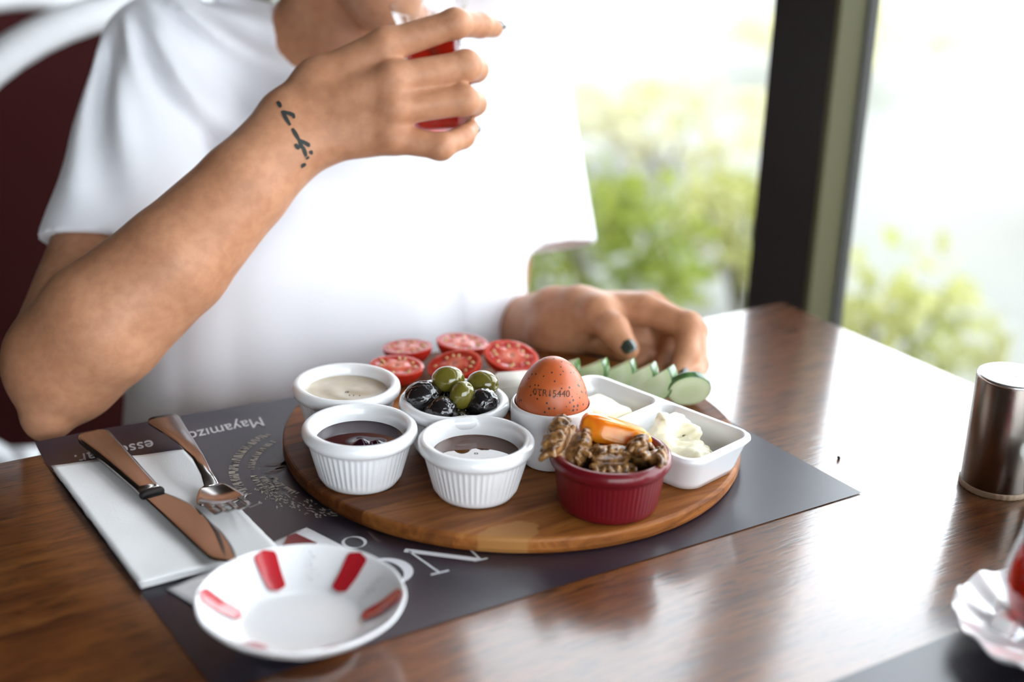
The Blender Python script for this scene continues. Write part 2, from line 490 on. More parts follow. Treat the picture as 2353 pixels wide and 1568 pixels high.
class Field:
    def __init__(s, xs, ys, zs):
        s.xs, s.ys, s.zs = [np.asarray(v, dtype=np.float32) for v in (xs, ys, zs)]
        s.f = np.full((len(xs), len(ys), len(zs)), .05, dtype=np.float32)

    def block(s, lo, hi, pad):
        sl = []
        for v, a, b in zip((s.xs, s.ys, s.zs), lo, hi):
            i0 = max(0, int(np.searchsorted(v, a - pad)) - 1); i1 = min(len(v), int(np.searchsorted(v, b + pad)) + 1)
            sl.append(slice(i0, max(i1, i0 + 1)))
        X = s.xs[sl[0]][:, None, None]; Y = s.ys[sl[1]][None, :, None]; Z = s.zs[sl[2]][None, None, :]
        return tuple(sl), X, Y, Z

    def merge(s, sl, d, k):
        s.f[sl] = smin(s.f[sl], d.astype(np.float32), k) if k > 0 else np.minimum(s.f[sl], d)

    def cone(s, a, b, ra, rb, k=.006):
        a = np.array(a, dtype=float); b = np.array(b, dtype=float)
        r = max(ra, rb)
        lo = np.minimum(a, b) - r; hi = np.maximum(a, b) + r
        sl, X, Y, Z = s.block(lo, hi, k + .012)
        s.merge(sl, cone_d(X, Y, Z, a, b, ra, rb), k)

    def ell(s, c, rad, k=.006, rot=None):
        c = np.array(c, dtype=float); R_ = max(rad)
        sl, X, Y, Z = s.block(c - R_, c + R_, k + .012)
        s.merge(sl, ell_d(X, Y, Z, c, rad, rot), k)

    def mesh(s):
        f = s.f
        sg = f < 0
        c = sg[:-1, :-1, :-1].astype(np.uint8)
        tot = np.zeros_like(c)
        for dx in (0, 1):
            for dy in (0, 1):
                for dz in (0, 1):
                    tot += sg[dx:f.shape[0] - 1 + dx, dy:f.shape[1] - 1 + dy, dz:f.shape[2] - 1 + dz]
        act = np.argwhere((tot > 0) & (tot < 8))
        idx = -np.ones(tot.shape, dtype=np.int32)
        idx[act[:, 0], act[:, 1], act[:, 2]] = np.arange(len(act))
        acc = np.zeros((len(act), 3)); cnt = np.zeros(len(act))
        ax = (s.xs, s.ys, s.zs)
        cor = [(dx, dy, dz) for dx in (0, 1) for dy in (0, 1) for dz in (0, 1)]
        val = {q: f[act[:, 0] + q[0], act[:, 1] + q[1], act[:, 2] + q[2]] for q in cor}
        for q in cor:
            for a in range(3):
                if q[a]: continue
                q2 = list(q); q2[a] = 1; q2 = tuple(q2)
                v0, v1 = val[q], val[q2]
                mk = (v0 < 0) != (v1 < 0)
                t = np.where(mk, v0 / np.where(mk, v0 - v1, 1), 0)
                for b in range(3):
                    base = ax[b][act[:, b] + q[b]]
                    if b == a:
                        base = base + t * (ax[b][act[:, b] + 1] - ax[b][act[:, b]])
                    acc[:, b] += np.where(mk, base, 0)
                cnt += mk
        V = acc / np.maximum(cnt, 1)[:, None]
        faces = []
        for a in range(3):
            b, c_ = (a + 1) % 3, (a + 2) % 3
            sl0 = [slice(None)] * 3; sl1 = [slice(None)] * 3
            sl0[a] = slice(0, -1); sl1[a] = slice(1, None)
            d = sg[tuple(sl0)] != sg[tuple(sl1)]
            e = np.argwhere(d)
            ok = (e[:, b] > 0) & (e[:, c_] > 0) & (e[:, b] < f.shape[b] - 1) & (e[:, c_] < f.shape[c_] - 1)
            e = e[ok]
            flip = sg[e[:, 0], e[:, 1], e[:, 2]]
            def cell(ob, oc):
                k = e.copy(); k[:, b] += ob; k[:, c_] += oc
                return idx[k[:, 0], k[:, 1], k[:, 2]]
            q = np.stack([cell(-1, -1), cell(0, -1), cell(0, 0), cell(-1, 0)], 1)
            q[~flip] = q[~flip][:, ::-1]
            faces.append(q)
        F = np.concatenate(faces)
        F = F[(F >= 0).all(1)]
        return V, F

def cone_d(X, Y, Z, a, b, ra, rb):
    ba = b - a; L2 = float(ba @ ba) + 1e-12
    t = np.clip(((X - a[0]) * ba[0] + (Y - a[1]) * ba[1] + (Z - a[2]) * ba[2]) / L2, 0, 1)
    d = np.sqrt((X - a[0] - t * ba[0]) ** 2 + (Y - a[1] - t * ba[1]) ** 2 + (Z - a[2] - t * ba[2]) ** 2)
    return d - (ra + (rb - ra) * t)

def ell_d(X, Y, Z, c, rad, rot=None):
    x, y, z = X - c[0], Y - c[1], Z - c[2]
    if rot is not None:
        m = np.array(rot.to_3x3().transposed()) if hasattr(rot, 'to_3x3') else np.array(rot).T
        x, y, z = (m[0][0] * x + m[0][1] * y + m[0][2] * z, m[1][0] * x + m[1][1] * y + m[1][2] * z, m[2][0] * x + m[2][1] * y + m[2][2] * z)
    k0 = np.sqrt((x / rad[0]) ** 2 + (y / rad[1]) ** 2 + (z / rad[2]) ** 2)
    k1 = np.sqrt((x / rad[0] ** 2) ** 2 + (y / rad[1] ** 2) ** 2 + (z / rad[2] ** 2) ** 2)
    return k0 * (k0 - 1) / np.maximum(k1, 1e-6)

def np_obj(name, V, F, mat, parent=None, loc=None, smooth_it=0):
    me = bpy.data.meshes.new(name)
    V = np.asarray(V, dtype=np.float32); F = np.asarray(F, dtype=np.int32)
    for _ in range(smooth_it):
        e = np.concatenate([F[:, [0, 1]], F[:, [1, 2]], F[:, [2, 3]], F[:, [3, 0]]])
        s_ = np.zeros_like(V); n_ = np.zeros(len(V), dtype=np.float32)
        for k in range(3):
            s_[:, k] = np.bincount(e[:, 0], V[e[:, 1], k], len(V)) + np.bincount(e[:, 1], V[e[:, 0], k], len(V))
        n_ = np.bincount(e[:, 0], minlength=len(V)) + np.bincount(e[:, 1], minlength=len(V))
        V = V * .5 + .5 * s_ / np.maximum(n_, 1)[:, None]
    me.vertices.add(len(V)); me.vertices.foreach_set('co', V.astype(np.float32).ravel())
    me.loops.add(F.size); me.loops.foreach_set('vertex_index', F.ravel())
    me.polygons.add(len(F)); me.polygons.foreach_set('loop_start', np.arange(0, F.size, 4, dtype=np.int32))
    me.update(calc_edges=True)
    me.validate()
    return link_mesh(name, me, mat, parent, True, loc)

def axis(*segs):
    """grid lines: (start, step), (start2, step2), ..., end"""
    out = []
    for (a, st), nx in zip(segs[:-1], segs[1:]):
        e = nx[0] if isinstance(nx, tuple) else nx
        n = max(1, int(round((e - a) / st)))
        out += list(a + (e - a) * np.arange(n) / n)
    out.append(segs[-1])
    return np.array(out)

# ================================================================== THE ROOM
def struct(o):
    o['kind'] = 'structure'; return o

WX = .86     # inner face of the window wall
struct(box('floor', -3.2, WX + .10, -2.6, 5.2, -.10, 0, 'floor'))
struct(box('ceiling', -3.2, WX + .16, -2.6, 5.2, 2.75, 2.85, 'ceiling'))
struct(box('wall_left', -3.3, -3.2, -2.6, 5.2, 0, 2.75, 'wall'))
struct(box('wall_back', -3.2, WX + .10, 5.2, 5.3, 0, 2.75, 'wall_olive'))
struct(box('wall_right', WX, WX + .10, 2.20, 5.2, 0, 2.75, 'wall_olive'))
wf = empty('wall_front', (0, -2.65, 0)); struct(wf)
FW = (-2.2, .84, .50, 2.60)       # unseen window opening added behind the camera for fill light: x0, x1, z0, z1
for nm, a, b, c, d in (('wall_panel', -3.2, FW[0], 0, 2.75), ('wall_panel', FW[1], WX + .10, 0, 2.75), ('wall_panel', FW[0], FW[1], 0, FW[2]), ('wall_panel', FW[0], FW[1], FW[3], 2.75)):
    box(nm, a, b, -.05, .05, c, d, 'wall', wf)
wn = empty('window_4', (0, -2.65, 0)); struct(wn)
box('window_pane', FW[0] + .001, FW[1] - .001, -.003, .003, FW[2] + .001, FW[3] - .001, 'pane', wn)
for a, b, c, d in ((FW[0] + .001, FW[0] + .05, FW[2], FW[3]), (FW[1] - .05, FW[1] - .001, FW[2], FW[3]), (FW[0] + .05, FW[1] - .05, FW[2] + .001, FW[2] + .05), (FW[0] + .05, FW[1] - .05, FW[3] - .05, FW[3] - .001)):
    box('window_frame', a, b, -.02, .02, c, d, 'frame_dark', wn)

struct(box('sky_blocker_slab', WX + .16, WX + .75, -4.0, 7.0, 2.32, 2.42, 'ceiling'))  # unseen overhang, added to block the steep sky light
# glazed side: bronze posts from floor to ceiling with glass between
posts = [-2.6, -.88, .848]
win_no = 0
for i, py in enumerate(posts):
    t = empty('trim_%d' % (i + 1), (WX, py, 0)); struct(t)
    box('post_core', 0, .034, 0, .072, 0, 2.75, 'frame_dark', t)
    box('side_strip', .001, .030, -.006, 0, 0, 2.75, 'frame_olive', t)
    box('glazing_bead', .030, .0405, -.010, .0, 0, 2.75, 'hole', t)
for i in range(len(posts)):
    y0 = posts[i] + .072
    y1 = (posts[i + 1] if i + 1 < len(posts) else 2.20) - .010
    w = empty('window_%d' % (i + 1), (WX, y0, 0)); struct(w)
    box('window_pane', .022, .028, .001, y1 - y0 - .001, .05, 2.70, 'pane', w)
    box('bottom_rail', .010, .040, .0, y1 - y0, 0, .05, 'frame_dark', w)
    box('top_rail', .010, .040, .0, y1 - y0, 2.70, 2.75, 'frame_dark', w)

# ================================================================== THE GARDEN OUTSIDE
def grid_ground():
    V, F = [], []
    nx, ny = 40, 40
    for i in range(nx + 1):
        for j in range(ny + 1):
            x = WX + .12 + 24 * (i / nx) ** 1.4; y = -8 + 30 * j / ny
            z = -.06 + .05 * mnoise.noise(Vector((x * .5, y * .5, 0))) + .02 * max(0, x - 3)
            V.append((x, y, z))
    for i in range(nx):
        for j in range(ny):
            a = i * (ny + 1) + j
            F.append((a, a + ny + 1, a + ny + 2, a + 1))
    return V, F
g = mesh_obj('garden_ground', *grid_ground(), 'ground'); struct(g)

def bush(name, loc, rad, h, n, mat, label, seed, leaf=.045):
    rng = random.Random(seed)
    root = empty(name, loc)
    V, F = [], []
    for _ in range(n):
        u = rng.uniform(0, 2 * math.pi); v = rng.uniform(-.2, 1); rr = rng.uniform(.45, 1) ** .6
        s = math.sqrt(max(0, 1 - max(v, 0) ** 2))
        lump = 1 + .35 * mnoise.noise(Vector((math.cos(u) * 2 + seed, math.sin(u) * 2, v * 2)))
        p = Vector((math.cos(u) * s * rad * rr * lump, math.sin(u) * s * rad * rr * lump, max(.02, h * (.38 + .55 * v * rr * lump))))
        d = Vector((rng.gauss(0, 1), rng.gauss(0, 1), rng.gauss(.3, .8))).normalized()
        w = d.cross(Vector((rng.gauss(0, 1), rng.gauss(0, 1), rng.gauss(0, 1)))).normalized()
        L = leaf * rng.uniform(.6, 1.4); nrm = d.cross(w)
        b = len(V)
        V += [p, p + d * L * .5 + w * L * .28 + nrm * L * .08, p + d * L, p + d * L * .5 - w * L * .28 + nrm * L * .08]
        F.append((b, b + 1, b + 2, b + 3))
    f = mesh_obj('foliage', V, F, mat, root, smooth=False); f['kind'] = 'stuff'
    for k in range(4):
        a = rng.uniform(0, 6.28)
        V2, F2 = tube_mesh([(0, 0, -.05), (math.cos(a) * rad * .25, math.sin(a) * rad * .25, h * .35), (math.cos(a) * rad * .5, math.sin(a) * rad * .5, h * .7)], [.012, .009, .004], 6)
        mesh_obj('stem', V2, F2, 'stem', root)
    tag(root, label, 'shrub', 'shrubs in the garden outside the glass')
    return root
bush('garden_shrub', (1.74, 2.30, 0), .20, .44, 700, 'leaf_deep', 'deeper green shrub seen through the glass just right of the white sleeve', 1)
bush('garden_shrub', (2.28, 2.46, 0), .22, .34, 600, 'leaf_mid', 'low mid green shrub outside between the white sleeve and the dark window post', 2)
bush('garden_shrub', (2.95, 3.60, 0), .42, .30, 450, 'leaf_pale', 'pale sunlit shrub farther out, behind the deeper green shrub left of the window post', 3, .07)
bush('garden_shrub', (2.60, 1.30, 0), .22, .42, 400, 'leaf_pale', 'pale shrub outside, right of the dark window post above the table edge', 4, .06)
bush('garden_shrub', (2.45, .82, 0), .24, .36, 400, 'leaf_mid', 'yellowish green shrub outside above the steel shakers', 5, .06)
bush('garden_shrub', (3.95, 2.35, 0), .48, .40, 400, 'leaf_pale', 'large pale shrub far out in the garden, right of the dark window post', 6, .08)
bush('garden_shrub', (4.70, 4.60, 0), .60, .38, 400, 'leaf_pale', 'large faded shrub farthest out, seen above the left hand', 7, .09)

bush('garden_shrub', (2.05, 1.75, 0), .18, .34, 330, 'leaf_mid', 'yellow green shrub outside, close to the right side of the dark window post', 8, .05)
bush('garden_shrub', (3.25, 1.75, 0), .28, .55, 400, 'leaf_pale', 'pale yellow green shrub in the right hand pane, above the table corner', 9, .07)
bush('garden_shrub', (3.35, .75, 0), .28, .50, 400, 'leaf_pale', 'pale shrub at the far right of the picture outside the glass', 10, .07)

def rock_mesh(rad, seed, sc=(1, 1, .7)):
    bm = bmesh.new(); bmesh.ops.create_icosphere(bm, subdivisions=4, radius=1)
    for v in bm.verts:
        k = 1 + .22 * mnoise.noise(v.co * 1.6 + Vector((seed, 0, 0))) + .08 * mnoise.noise(v.co * 4)
        v.co = Vector((v.co.x * rad * sc[0] * k, v.co.y * rad * sc[1] * k, v.co.z * rad * sc[2] * k))
    return bm
o = bm_obj('garden_rock', rock_mesh(.17, 3), 'rock', loc=(1.36, 2.05, .13))
tag(o, 'grey green boulder outside the glass behind the left wrist', 'rock')

# ================================================================== TABLE
TX0, TX1, TY0, TY1 = -.42, .782, .0, .795
tbl = empty('dining_table', (.18, .40, 0))
def loc_box(name, x0, x1, y0, y1, z0, z1, mat, parent, bev=.002):
    l = parent.location
    return box(name, x0 - l.x, x1 - l.x, y0 - l.y, y1 - l.y, z0 - l.z, z1 - l.z, mat, parent, bev)
loc_box('table_top', TX0, TX1, TY0, TY1, TZ - .028, TZ, 'table', tbl, .003)
for sx in (TX0 + .06, TX1 - .11):
    for sy in (TY0 + .05, TY1 - .10):
        loc_box('leg', sx, sx + .05, sy, sy + .05, 0, TZ - .028, 'frame_dark', tbl)
loc_box('apron', TX0 + .11, TX1 - .11, TY0 + .06, TY0 + .08, TZ - .08, TZ - .028, 'frame_dark', tbl)
loc_box('apron', TX0 + .11, TX1 - .11, TY1 - .08, TY1 - .06, TZ - .08, TZ - .028, 'frame_dark', tbl)
tag(tbl, 'brown oak veneer table with a lacquered top beside the window', 'table')

# ================================================================== CHAIRS
def arc_pts(cx, cz, rx, rz, a0, a1, n, y=0):
    return [(cx + rx * math.cos(a0 + (a1 - a0) * k / (n - 1)), y, cz + rz * math.sin(a0 + (a1 - a0) * k / (n - 1))) for k in range(n)]
def make_chair(loc, rz, label, cz=.666):
    # the sitter faces local -y; the back stands at y = 0
    t = empty('chair', loc, (0, 0, rz))
    rx, rzz = .268, .256
    pts = arc_pts(0, cz, rx, rzz, R(-90), R(270), 61)
    V, F = [], []
    n = len(pts) - 1
    prof = [(-.015, -.013), (-.008, -.020), (.008, -.020), (.015, -.010), (.015, .010), (.008, .019), (-.008, .019), (-.015, .012)]
    for k in range(n):
        a = R(-90) + 2 * math.pi * k / n
        d = Vector((math.cos(a), 0, math.sin(a)))
        c = Vector(pts[k])
        for (r_, y_) in prof:
            V.append(c + d * r_ + Vector((0, y_, 0)))
    m = len(prof)
    for k in range(n):
        k2 = (k + 1) % n
        for q in range(m):
            q2 = (q + 1) % m
            F.append((k * m + q, k * m + q2, k2 * m + q2, k2 * m + q))
    mesh_obj('back_frame', V, F, 'chair_white', t)
    # padded back panel
    V, F = [], []
    rings = 10
    for side in (-1, 1):
        base = len(V)
        for i in range(rings + 1):
            q = i / rings
            for k in range(48):
                a = 2 * math.pi * k / 48
                V.append(((rx - .013) * q * math.cos(a), side * (.010 + .022 * (1 - q ** 3)), cz + (rzz - .013) * q * math.sin(a)))
        for i in range(rings):
            for k in range(48):
                k2 = (k + 1) % 48
                f = (base + i * 48 + k, base + i * 48 + k2, base + (i + 1) * 48 + k2, base + (i + 1) * 48 + k)
                F.append(f if side < 0 else f[::-1])
    mesh_obj('back_pad', V, F, 'burgundy', t)
    bm = box_bm(-.24, .24, -.47, -.01, .400, .440, .012); bm_obj('seat_frame', bm, 'chair_white', t)
    bm = box_bm(-.225, .225, -.455, -.03, .440, .480, .018); bm_obj('seat_pad', bm, 'burgundy', t)
    for sx in (-1, 1):
        V, F = tube_mesh([(sx * .21, -.44, .41), (sx * .215, -.445, .20), (sx * .215, -.45, 0)], [.024, .020, .014], 12)
        mesh_obj('leg', V, F, 'chair_white', t)
        V, F = tube_mesh([(sx * .16, .0, .49), (sx * .19, -.01, .34), (sx * .205, .03, 0)], [.022, .022, .015], 12)
        mesh_obj('leg', V, F, 'chair_white', t)
    tag(t, label, 'chair', 'white framed chairs with burgundy pads')
    return t
make_chair((.467, 1.400, 0), R(6), 'white round-backed chair with burgundy pad, directly behind the person')
make_chair((.52, 2.09, 0), R(4), 'lower white round-backed chair with burgundy pad, farther back at the top left', .590)

# ================================================================== PLACEMATS AND PRINT
MZ = TZ + .0005
def placemat(name, x0, y0, x1, y1, label, curl=None):
    nx, ny = 60, 44
    V, F = [], []
    for i in range(nx + 1):
        for j in range(ny + 1):
            x = x0 + (x1 - x0) * i / nx; y = y0 + (y1 - y0) * j / ny
            z = MZ + (curl(x, y) if curl else 0)
            V.append((x, y, z))
    for i in range(nx):
        for j in range(ny):
            a = i * (ny + 1) + j
            F.append((a, a + ny + 1, a + ny + 2, a + 1))
    o = mesh_obj(name, V, F, 'mat_paper')
    tag(o, label, 'placemat')
    return o
def mat_curl(x, y):
    k = max(0, (y - .775) / .027)
    return .0045 * k * k * max(0, min(1, (.34 - x) / .12))
MX0, MX1, MY1 = .1860, .5844, .8018
MY0 = MY1 - .2889
mat1 = placemat('placemat', MX0, MY0, MX1, MY1, 'dark charcoal printed paper placemat under the round wooden board', mat_curl)
mat2 = placemat('placemat', .40, .10, .72, .381, 'dark charcoal paper placemat at the lower right under the tea saucer')

PZ = MZ + .00025
def text_mesh(body, size, loc, rotz, mat, parent, shear=0.0, off=0.0, name='lettering', sx=1.0, zfun=None, extr=.00008, align='LEFT'):
    cu = bpy.data.curves.new('tmp', 'FONT'); cu.body = body; cu.size = size; cu.shear = shear; cu.offset = off; cu.extrude = extr
    cu.align_x = align; cu.resolution_u = 4
    ob = bpy.data.objects.new('tmp', cu); COL.objects.link(ob)
    dg = bpy.context.evaluated_depsgraph_get()
    me = bpy.data.meshes.new_from_object(ob.evaluated_get(dg))
    bpy.data.objects.remove(ob); bpy.data.curves.remove(cu)
    me.materials.clear()
    c, s = math.cos(rotz), math.sin(rotz)
    for v in me.vertices:
        x, y = v.co.x * sx, v.co.y
        wx, wy = loc[0] + c * x - s * y, loc[1] + s * x + c * y
        v.co = Vector((wx, wy, loc[2] + v.co.z + (zfun(wx, wy) if zfun else 0)))
    return link_mesh(name, me, mat, parent, False)

# greeting line along the far edge, written for the sitter (upside down for us)
for body, x, y in (('Mayam\u0131zda', .3225, .7800), ('esse', .2510, .7800), ('ar.', .2155, .7805)):
    text_mesh(body, .0190, (x, y, PZ), math.pi, 'print_white', mat1, shear=.3, off=0.0, zfun=mat_curl, sx=.66)
def ring_strip(pts, w, z, close=True):
    V, F = [], []
    n = len(pts)
    for k in range(n):
        p = Vector(pts[k] + (0,)) if len(pts[k]) == 2 else Vector(pts[k])
        a = Vector((*pts[(k - 1) % n], 0)) if close or k > 0 else p
        b = Vector((*pts[(k + 1) % n], 0)) if close or k < n - 1 else p
        t = (b - a).normalized(); nn = Vector((-t.y, t.x, 0))
        ww = w[k] if hasattr(w, '__len__') else w
        V += [(p.x + nn.x * ww / 2, p.y + nn.y * ww / 2, z), (p.x - nn.x * ww / 2, p.y - nn.y * ww / 2, z)]
    m = n if close else n - 1
    for k in range(m):
        k2 = (k + 1) % n
        F.append((2 * k, 2 * k + 1, 2 * k2 + 1, 2 * k2))
    return V, F
# water-drop mark beside the last word
drop = []
for k in range(24):
    a = 2 * math.pi * k / 24
    r_ = .0052 * (1 + .75 * max(0, math.cos(a)) ** 3)
    drop.append((.2205 + .85 * r_ * math.sin(a), .7720 + r_ * math.cos(a)))
V, F = ring_strip(drop, .0012, PZ); mesh_obj('drop_mark', V, F, 'print_white', mat1, False)
# round emblem: rings of tiny unreadable type, leaf sprig
rng = random.Random(5)
EC = (.3415, .690)
def type_ring(rad, a0, a1, h, mat, name):
    V, F = [], []
    a = a0
    while a < a1:
        if rng.random() < .86:
            st = rng.uniform(.0003, .0007)
            kind = rng.random()
            lean = rng.uniform(-.3, .3)
            c, s = math.cos(R(a)), math.sin(R(a)); T = (-s, c)
            h0, h1 = (0, h) if kind < .6 else ((0, h * .6) if kind < .8 else (h * .35, h))
            b = len(V)
            for (q, w) in ((h0, -st), (h0, st), (h1, st), (h1, -st)):
                rr = rad + q; tt = w + lean * q
                V.append((EC[0] + c * rr + T[0] * tt, EC[1] + s * rr + T[1] * tt, PZ))
            F.append((b, b + 1, b + 2, b + 3))
        a += rng.uniform(.9, 1.6)
    o = mesh_obj(name, V, F, mat, mat1, False)
    return o
type_ring(.0665, 112, 186, .0055, 'print_grey', 'emblem_lettering')
type_ring(.0570, 118, 158, .0040, 'print_grey', 'emblem_lettering')
type_ring(.0565, 166, 186, .0036, 'print_grey', 'emblem_lettering')
type_ring(.0515, 168, 190, .0040, 'print_grey', 'emblem_lettering')
type_ring(.0460, 172, 205, .0042, 'print_grey', 'emblem_lettering')
def sprig():
    V, F = [], []
    for k in range(130):
        a = 180 + 62 * k / 130 + rng.uniform(-2, 2)
        rad = .0575 + rng.gauss(0, .0035) + (.004 if k > 80 else 0)
        c, s = math.cos(R(a)), math.sin(R(a))
        L = rng.uniform(.0015, .0045); w = rng.uniform(.0003, .0007); an = R(a + rng.uniform(30, 110))
        p = Vector((EC[0] + c * rad, EC[1] + s * rad, PZ)); d = Vector((math.cos(an), math.sin(an), 0)); nn = Vector((-d.y, d.x, 0))
        b = len(V); V += [p, p + d * L * .5 + nn * w, p + d * L, p + d * L * .5 - nn * w]
        F.append((b, b + 1, b + 2, b + 3))
    return V, F
mesh_obj('sprig_print', *sprig(), 'print_grey', mat1, False)['kind'] = 'stuff'
def leaves_print():
    V, F = [], []
    for k in range(9):
        a = rng.uniform(150, 178); rad = rng.uniform(.036, .054); an = R(rng.uniform(-30, 40))
        p = Vector((EC[0] + math.cos(R(a)) * rad, EC[1] + math.sin(R(a)) * rad, PZ - .0001))
        L = rng.uniform(.008, .014); w = L * .2; d = Vector((math.cos(an), math.sin(an), 0)); nn = Vector((-d.y, d.x, 0))
        b = len(V); V += [p, p + d * L * .35 + nn * w, p + d * L * .7 + nn * w * .7, p + d * L, p + d * L * .7 - nn * w * .7, p + d * L * .35 - nn * w]
        F.append(tuple(range(b, b + 6)))
    return V, F
mesh_obj('leaf_print', *leaves_print(), 'print_dim', mat1, False)
# big serif capitals near the front, also upside down: N, then O
def quad(pts): return pts
NP = []
def stroke(a, b, w0, w1=None):
    a, b = Vector(a), Vector(b); w1 = w1 or w0
    t = (b - a).normalized(); nn = Vector((-t.y, t.x))
    return [a + nn * w0 / 2, a - nn * w0 / 2, b - nn * w1 / 2, b + nn * w1 / 2]
V, F = [], []
for st in (stroke((.3207, .5822), (.3237, .5545), .0012), stroke((.3192, .5838), (.3478, .5560), .0038),
           stroke((.3187, .5548), (.3290, .5540), .0013), stroke((.3450, .5556), (.3530, .5550), .0012), stroke((.3490, .5560), (.3510, .5840), .0012)):
    b = len(V); V += [(p.x, p.y, PZ) for p in st]; F.append((b, b + 1, b + 2, b + 3))
mesh_obj('letter_n', V, F, 'print_white', mat1, False)
ell = []; wid = []
for k in range(48):
    a = 2 * math.pi * k / 48
    ell.append((.2985 + .0130 * math.cos(a), .5690 + .0135 * math.sin(a))); wid.append(.0010 + .0046 * abs(math.cos(a)) ** 1.3)
V, F = ring_strip(ell, wid, PZ); mesh_obj('letter_o', V, F, 'print_white', mat1, False)
ell = []; wid = []
for k in range(32):
    a = 2 * math.pi * k / 32
    ell.append((.3000 + .0058 * math.cos(a), .6045 + .0062 * math.sin(a))); wid.append(.0005 + .0014 * abs(math.cos(a)) ** 1.3)
V, F = ring_strip(ell, wid, PZ); mesh_obj('letter_o', V, F, 'print_white', mat1, False)
V, F = [], []
for st in (stroke((.3115, .5985), (.3118, .6110), .0015), stroke((.3095, .5983), (.3140, .5985), .0006), stroke((.3085, .6112), (.3140, .6110), .0006)):
    b = len(V); V += [(p.x, p.y, PZ) for p in st]; F.append((b, b + 1, b + 2, b + 3))
mesh_obj('letter_t', V, F, 'print_dim', mat1, False)

# ================================================================== BOARD
BC = (.4411, .6692); BT = TZ + .0105     # board centre and top height
board = empty('serving_board', (BC[0], BC[1], MZ))
BW = [wood_board('board_wood_a', (.040, .0095, .0020), (.110, .0310, .0065), (.180, .060, .0145), 1),
      wood_board('board_wood_b', (.075, .0200, .0040), (.195, .062, .0125), (.30, .112, .027), 2),
      wood_board('board_wood_c', (.030, .0075, .0018), (.080, .0225, .0050), (.140, .046, .0115), 3),
      wood_board('board_wood_d', (.095, .0270, .0055), (.26, .085, .0165), (.38, .150, .036), 4, ((-.0740, -.1120, .008), (36, 66, 0)))]
BRAD = .140; BH = .0100
cuts = [-BRAD, -.098, -.052, -.004, .045, .093, BRAD]
for s_ in range(6):
    y0, y1 = cuts[s_] + .00008, cuts[s_ + 1] - .00008
    # outline of the stave within the disc, with slightly rounded edge
    prof = [(BRAD - .0035, 0), (BRAD - .0012, .0010), (BRAD, .0035), (BRAD, BH - .0018), (BRAD - .0006, BH - .0005), (BRAD - .0018, BH)]
    V, F = [], []
    loops = []
    for (r_, z_) in prof:
        lo = []
        n = 40
        ya, yb = max(y0, -r_ + 1e-5), min(y1, r_ - 1e-5)
        for k in range(n + 1):
            y = ya + (yb - ya) * k / n
            lo.append((math.sqrt(max(0, r_ * r_ - y * y)), y, z_))
        for k in range(n, -1, -1):
            y = ya + (yb - ya) * k / n
            lo.append((-math.sqrt(max(0, r_ * r_ - y * y)), y, z_))
        loops.append(lo)
    m = len(loops[0])
    for lo in loops: V += lo
    for i in range(len(loops) - 1):
        for k in range(m):
            k2 = (k + 1) % m
            F.append((i * m + k, i * m + k2, (i + 1) * m + k2, (i + 1) * m + k))
    F.append(tuple(range(m - 1, -1, -1))); F.append(tuple((len(loops) - 1) * m + k for k in range(m)))
    o = mesh_obj('board_stave', V, F, BW[(3, 1, 0, 2, 1, 0)[s_]], board, False)
tag(board, 'round brown wooden serving board carrying the breakfast dishes', 'serving board')

# ================================================================== RAMEKINS
def ramekin_mesh(rt=.0326, rb=.0222, h=.0335, ribs=54, base_h=.0040, rim=.0030, dep=.00055):
    wall = .0036
    zr = h - .0085      # underside of the rim
    outer = [(0, .0012), (rb * .80, .0012), (rb * .86, 0), (rb * .97, .0003), (rb, .0015)]
    body = []
    nb = 14
    for k in range(nb + 1):
        t = k / nb
        z = base_h + (zr - base_h) * t
        body.append((rb + .0004 + (rt - .0035 - rb) * (z / zr) ** .95, z))
    top = [(rt - .0022, zr + .0006), (rt - .0006, zr + .0020), (rt, zr + .0042), (rt - .0005, h - .0017), (rt - .0020, h - .0003), (rt - .0038, h), (rt - .0056, h - .0007)]
    ri = rt - .0066
    rbi = rb - .0015
    inner = [(ri, h - .0024)]
    for k in range(1, 9):
        t = k / 8
        inner.append((ri + (rbi - ri) * t, h - .0024 + (.0045 + .002 - h + .0024) * t))
    inner += [(rbi - .0012, .0048), (rbi - .0035, .0042), (0, .0042)]
    prof = outer + body + top + inner
    i0 = len(outer); i1 = i0 + len(body)
    def mod(i, a):
        if i0 <= i < i1:
            t = (i - i0) / (i1 - i0 - 1)
            e = min(1, t / .05, (1 - t) / .05)
            return -dep * e * (0.5 - .5 * math.cos(ribs * a)) ** .7
        return 0
    return lathe(prof, 6 * ribs, mod)

def ramekin(name, x, y, label, mat='porcelain', **kw):
    V, F = ramekin_mesh(**kw)
    o = mesh_obj(name, V, F, mat, loc=(x, y, BT + .0002))
    tag(o, label, 'ramekin', 'ribbed ramekins on the round board')
    return o
RK = {'jam': (.3285, .6535), 'honey': (.3770, .6075), 'tahini': (.3500, .7135), 'olive': (.3945, .6615), 'red': (.4335, .5592)}
ramekin('ramekin', *RK['jam'], 'white ribbed ramekin of dark jam, front left on the board')
ramekin('ramekin', *RK['honey'], 'white ribbed ramekin of brown honey, front centre on the board')
ramekin('ramekin', *RK['tahini'], 'white ribbed ramekin of beige tahini, behind the dark jam')
ramekin('ramekin', *RK['olive'], 'white ribbed ramekin holding olives, left of the brown egg')
ramekin('ramekin', *RK['red'], 'dark red ribbed ramekin with walnuts at the front of the board', 'red_glaze', rt=.0338, rb=.0268, h=.0330, ribs=68, dep=.00018)

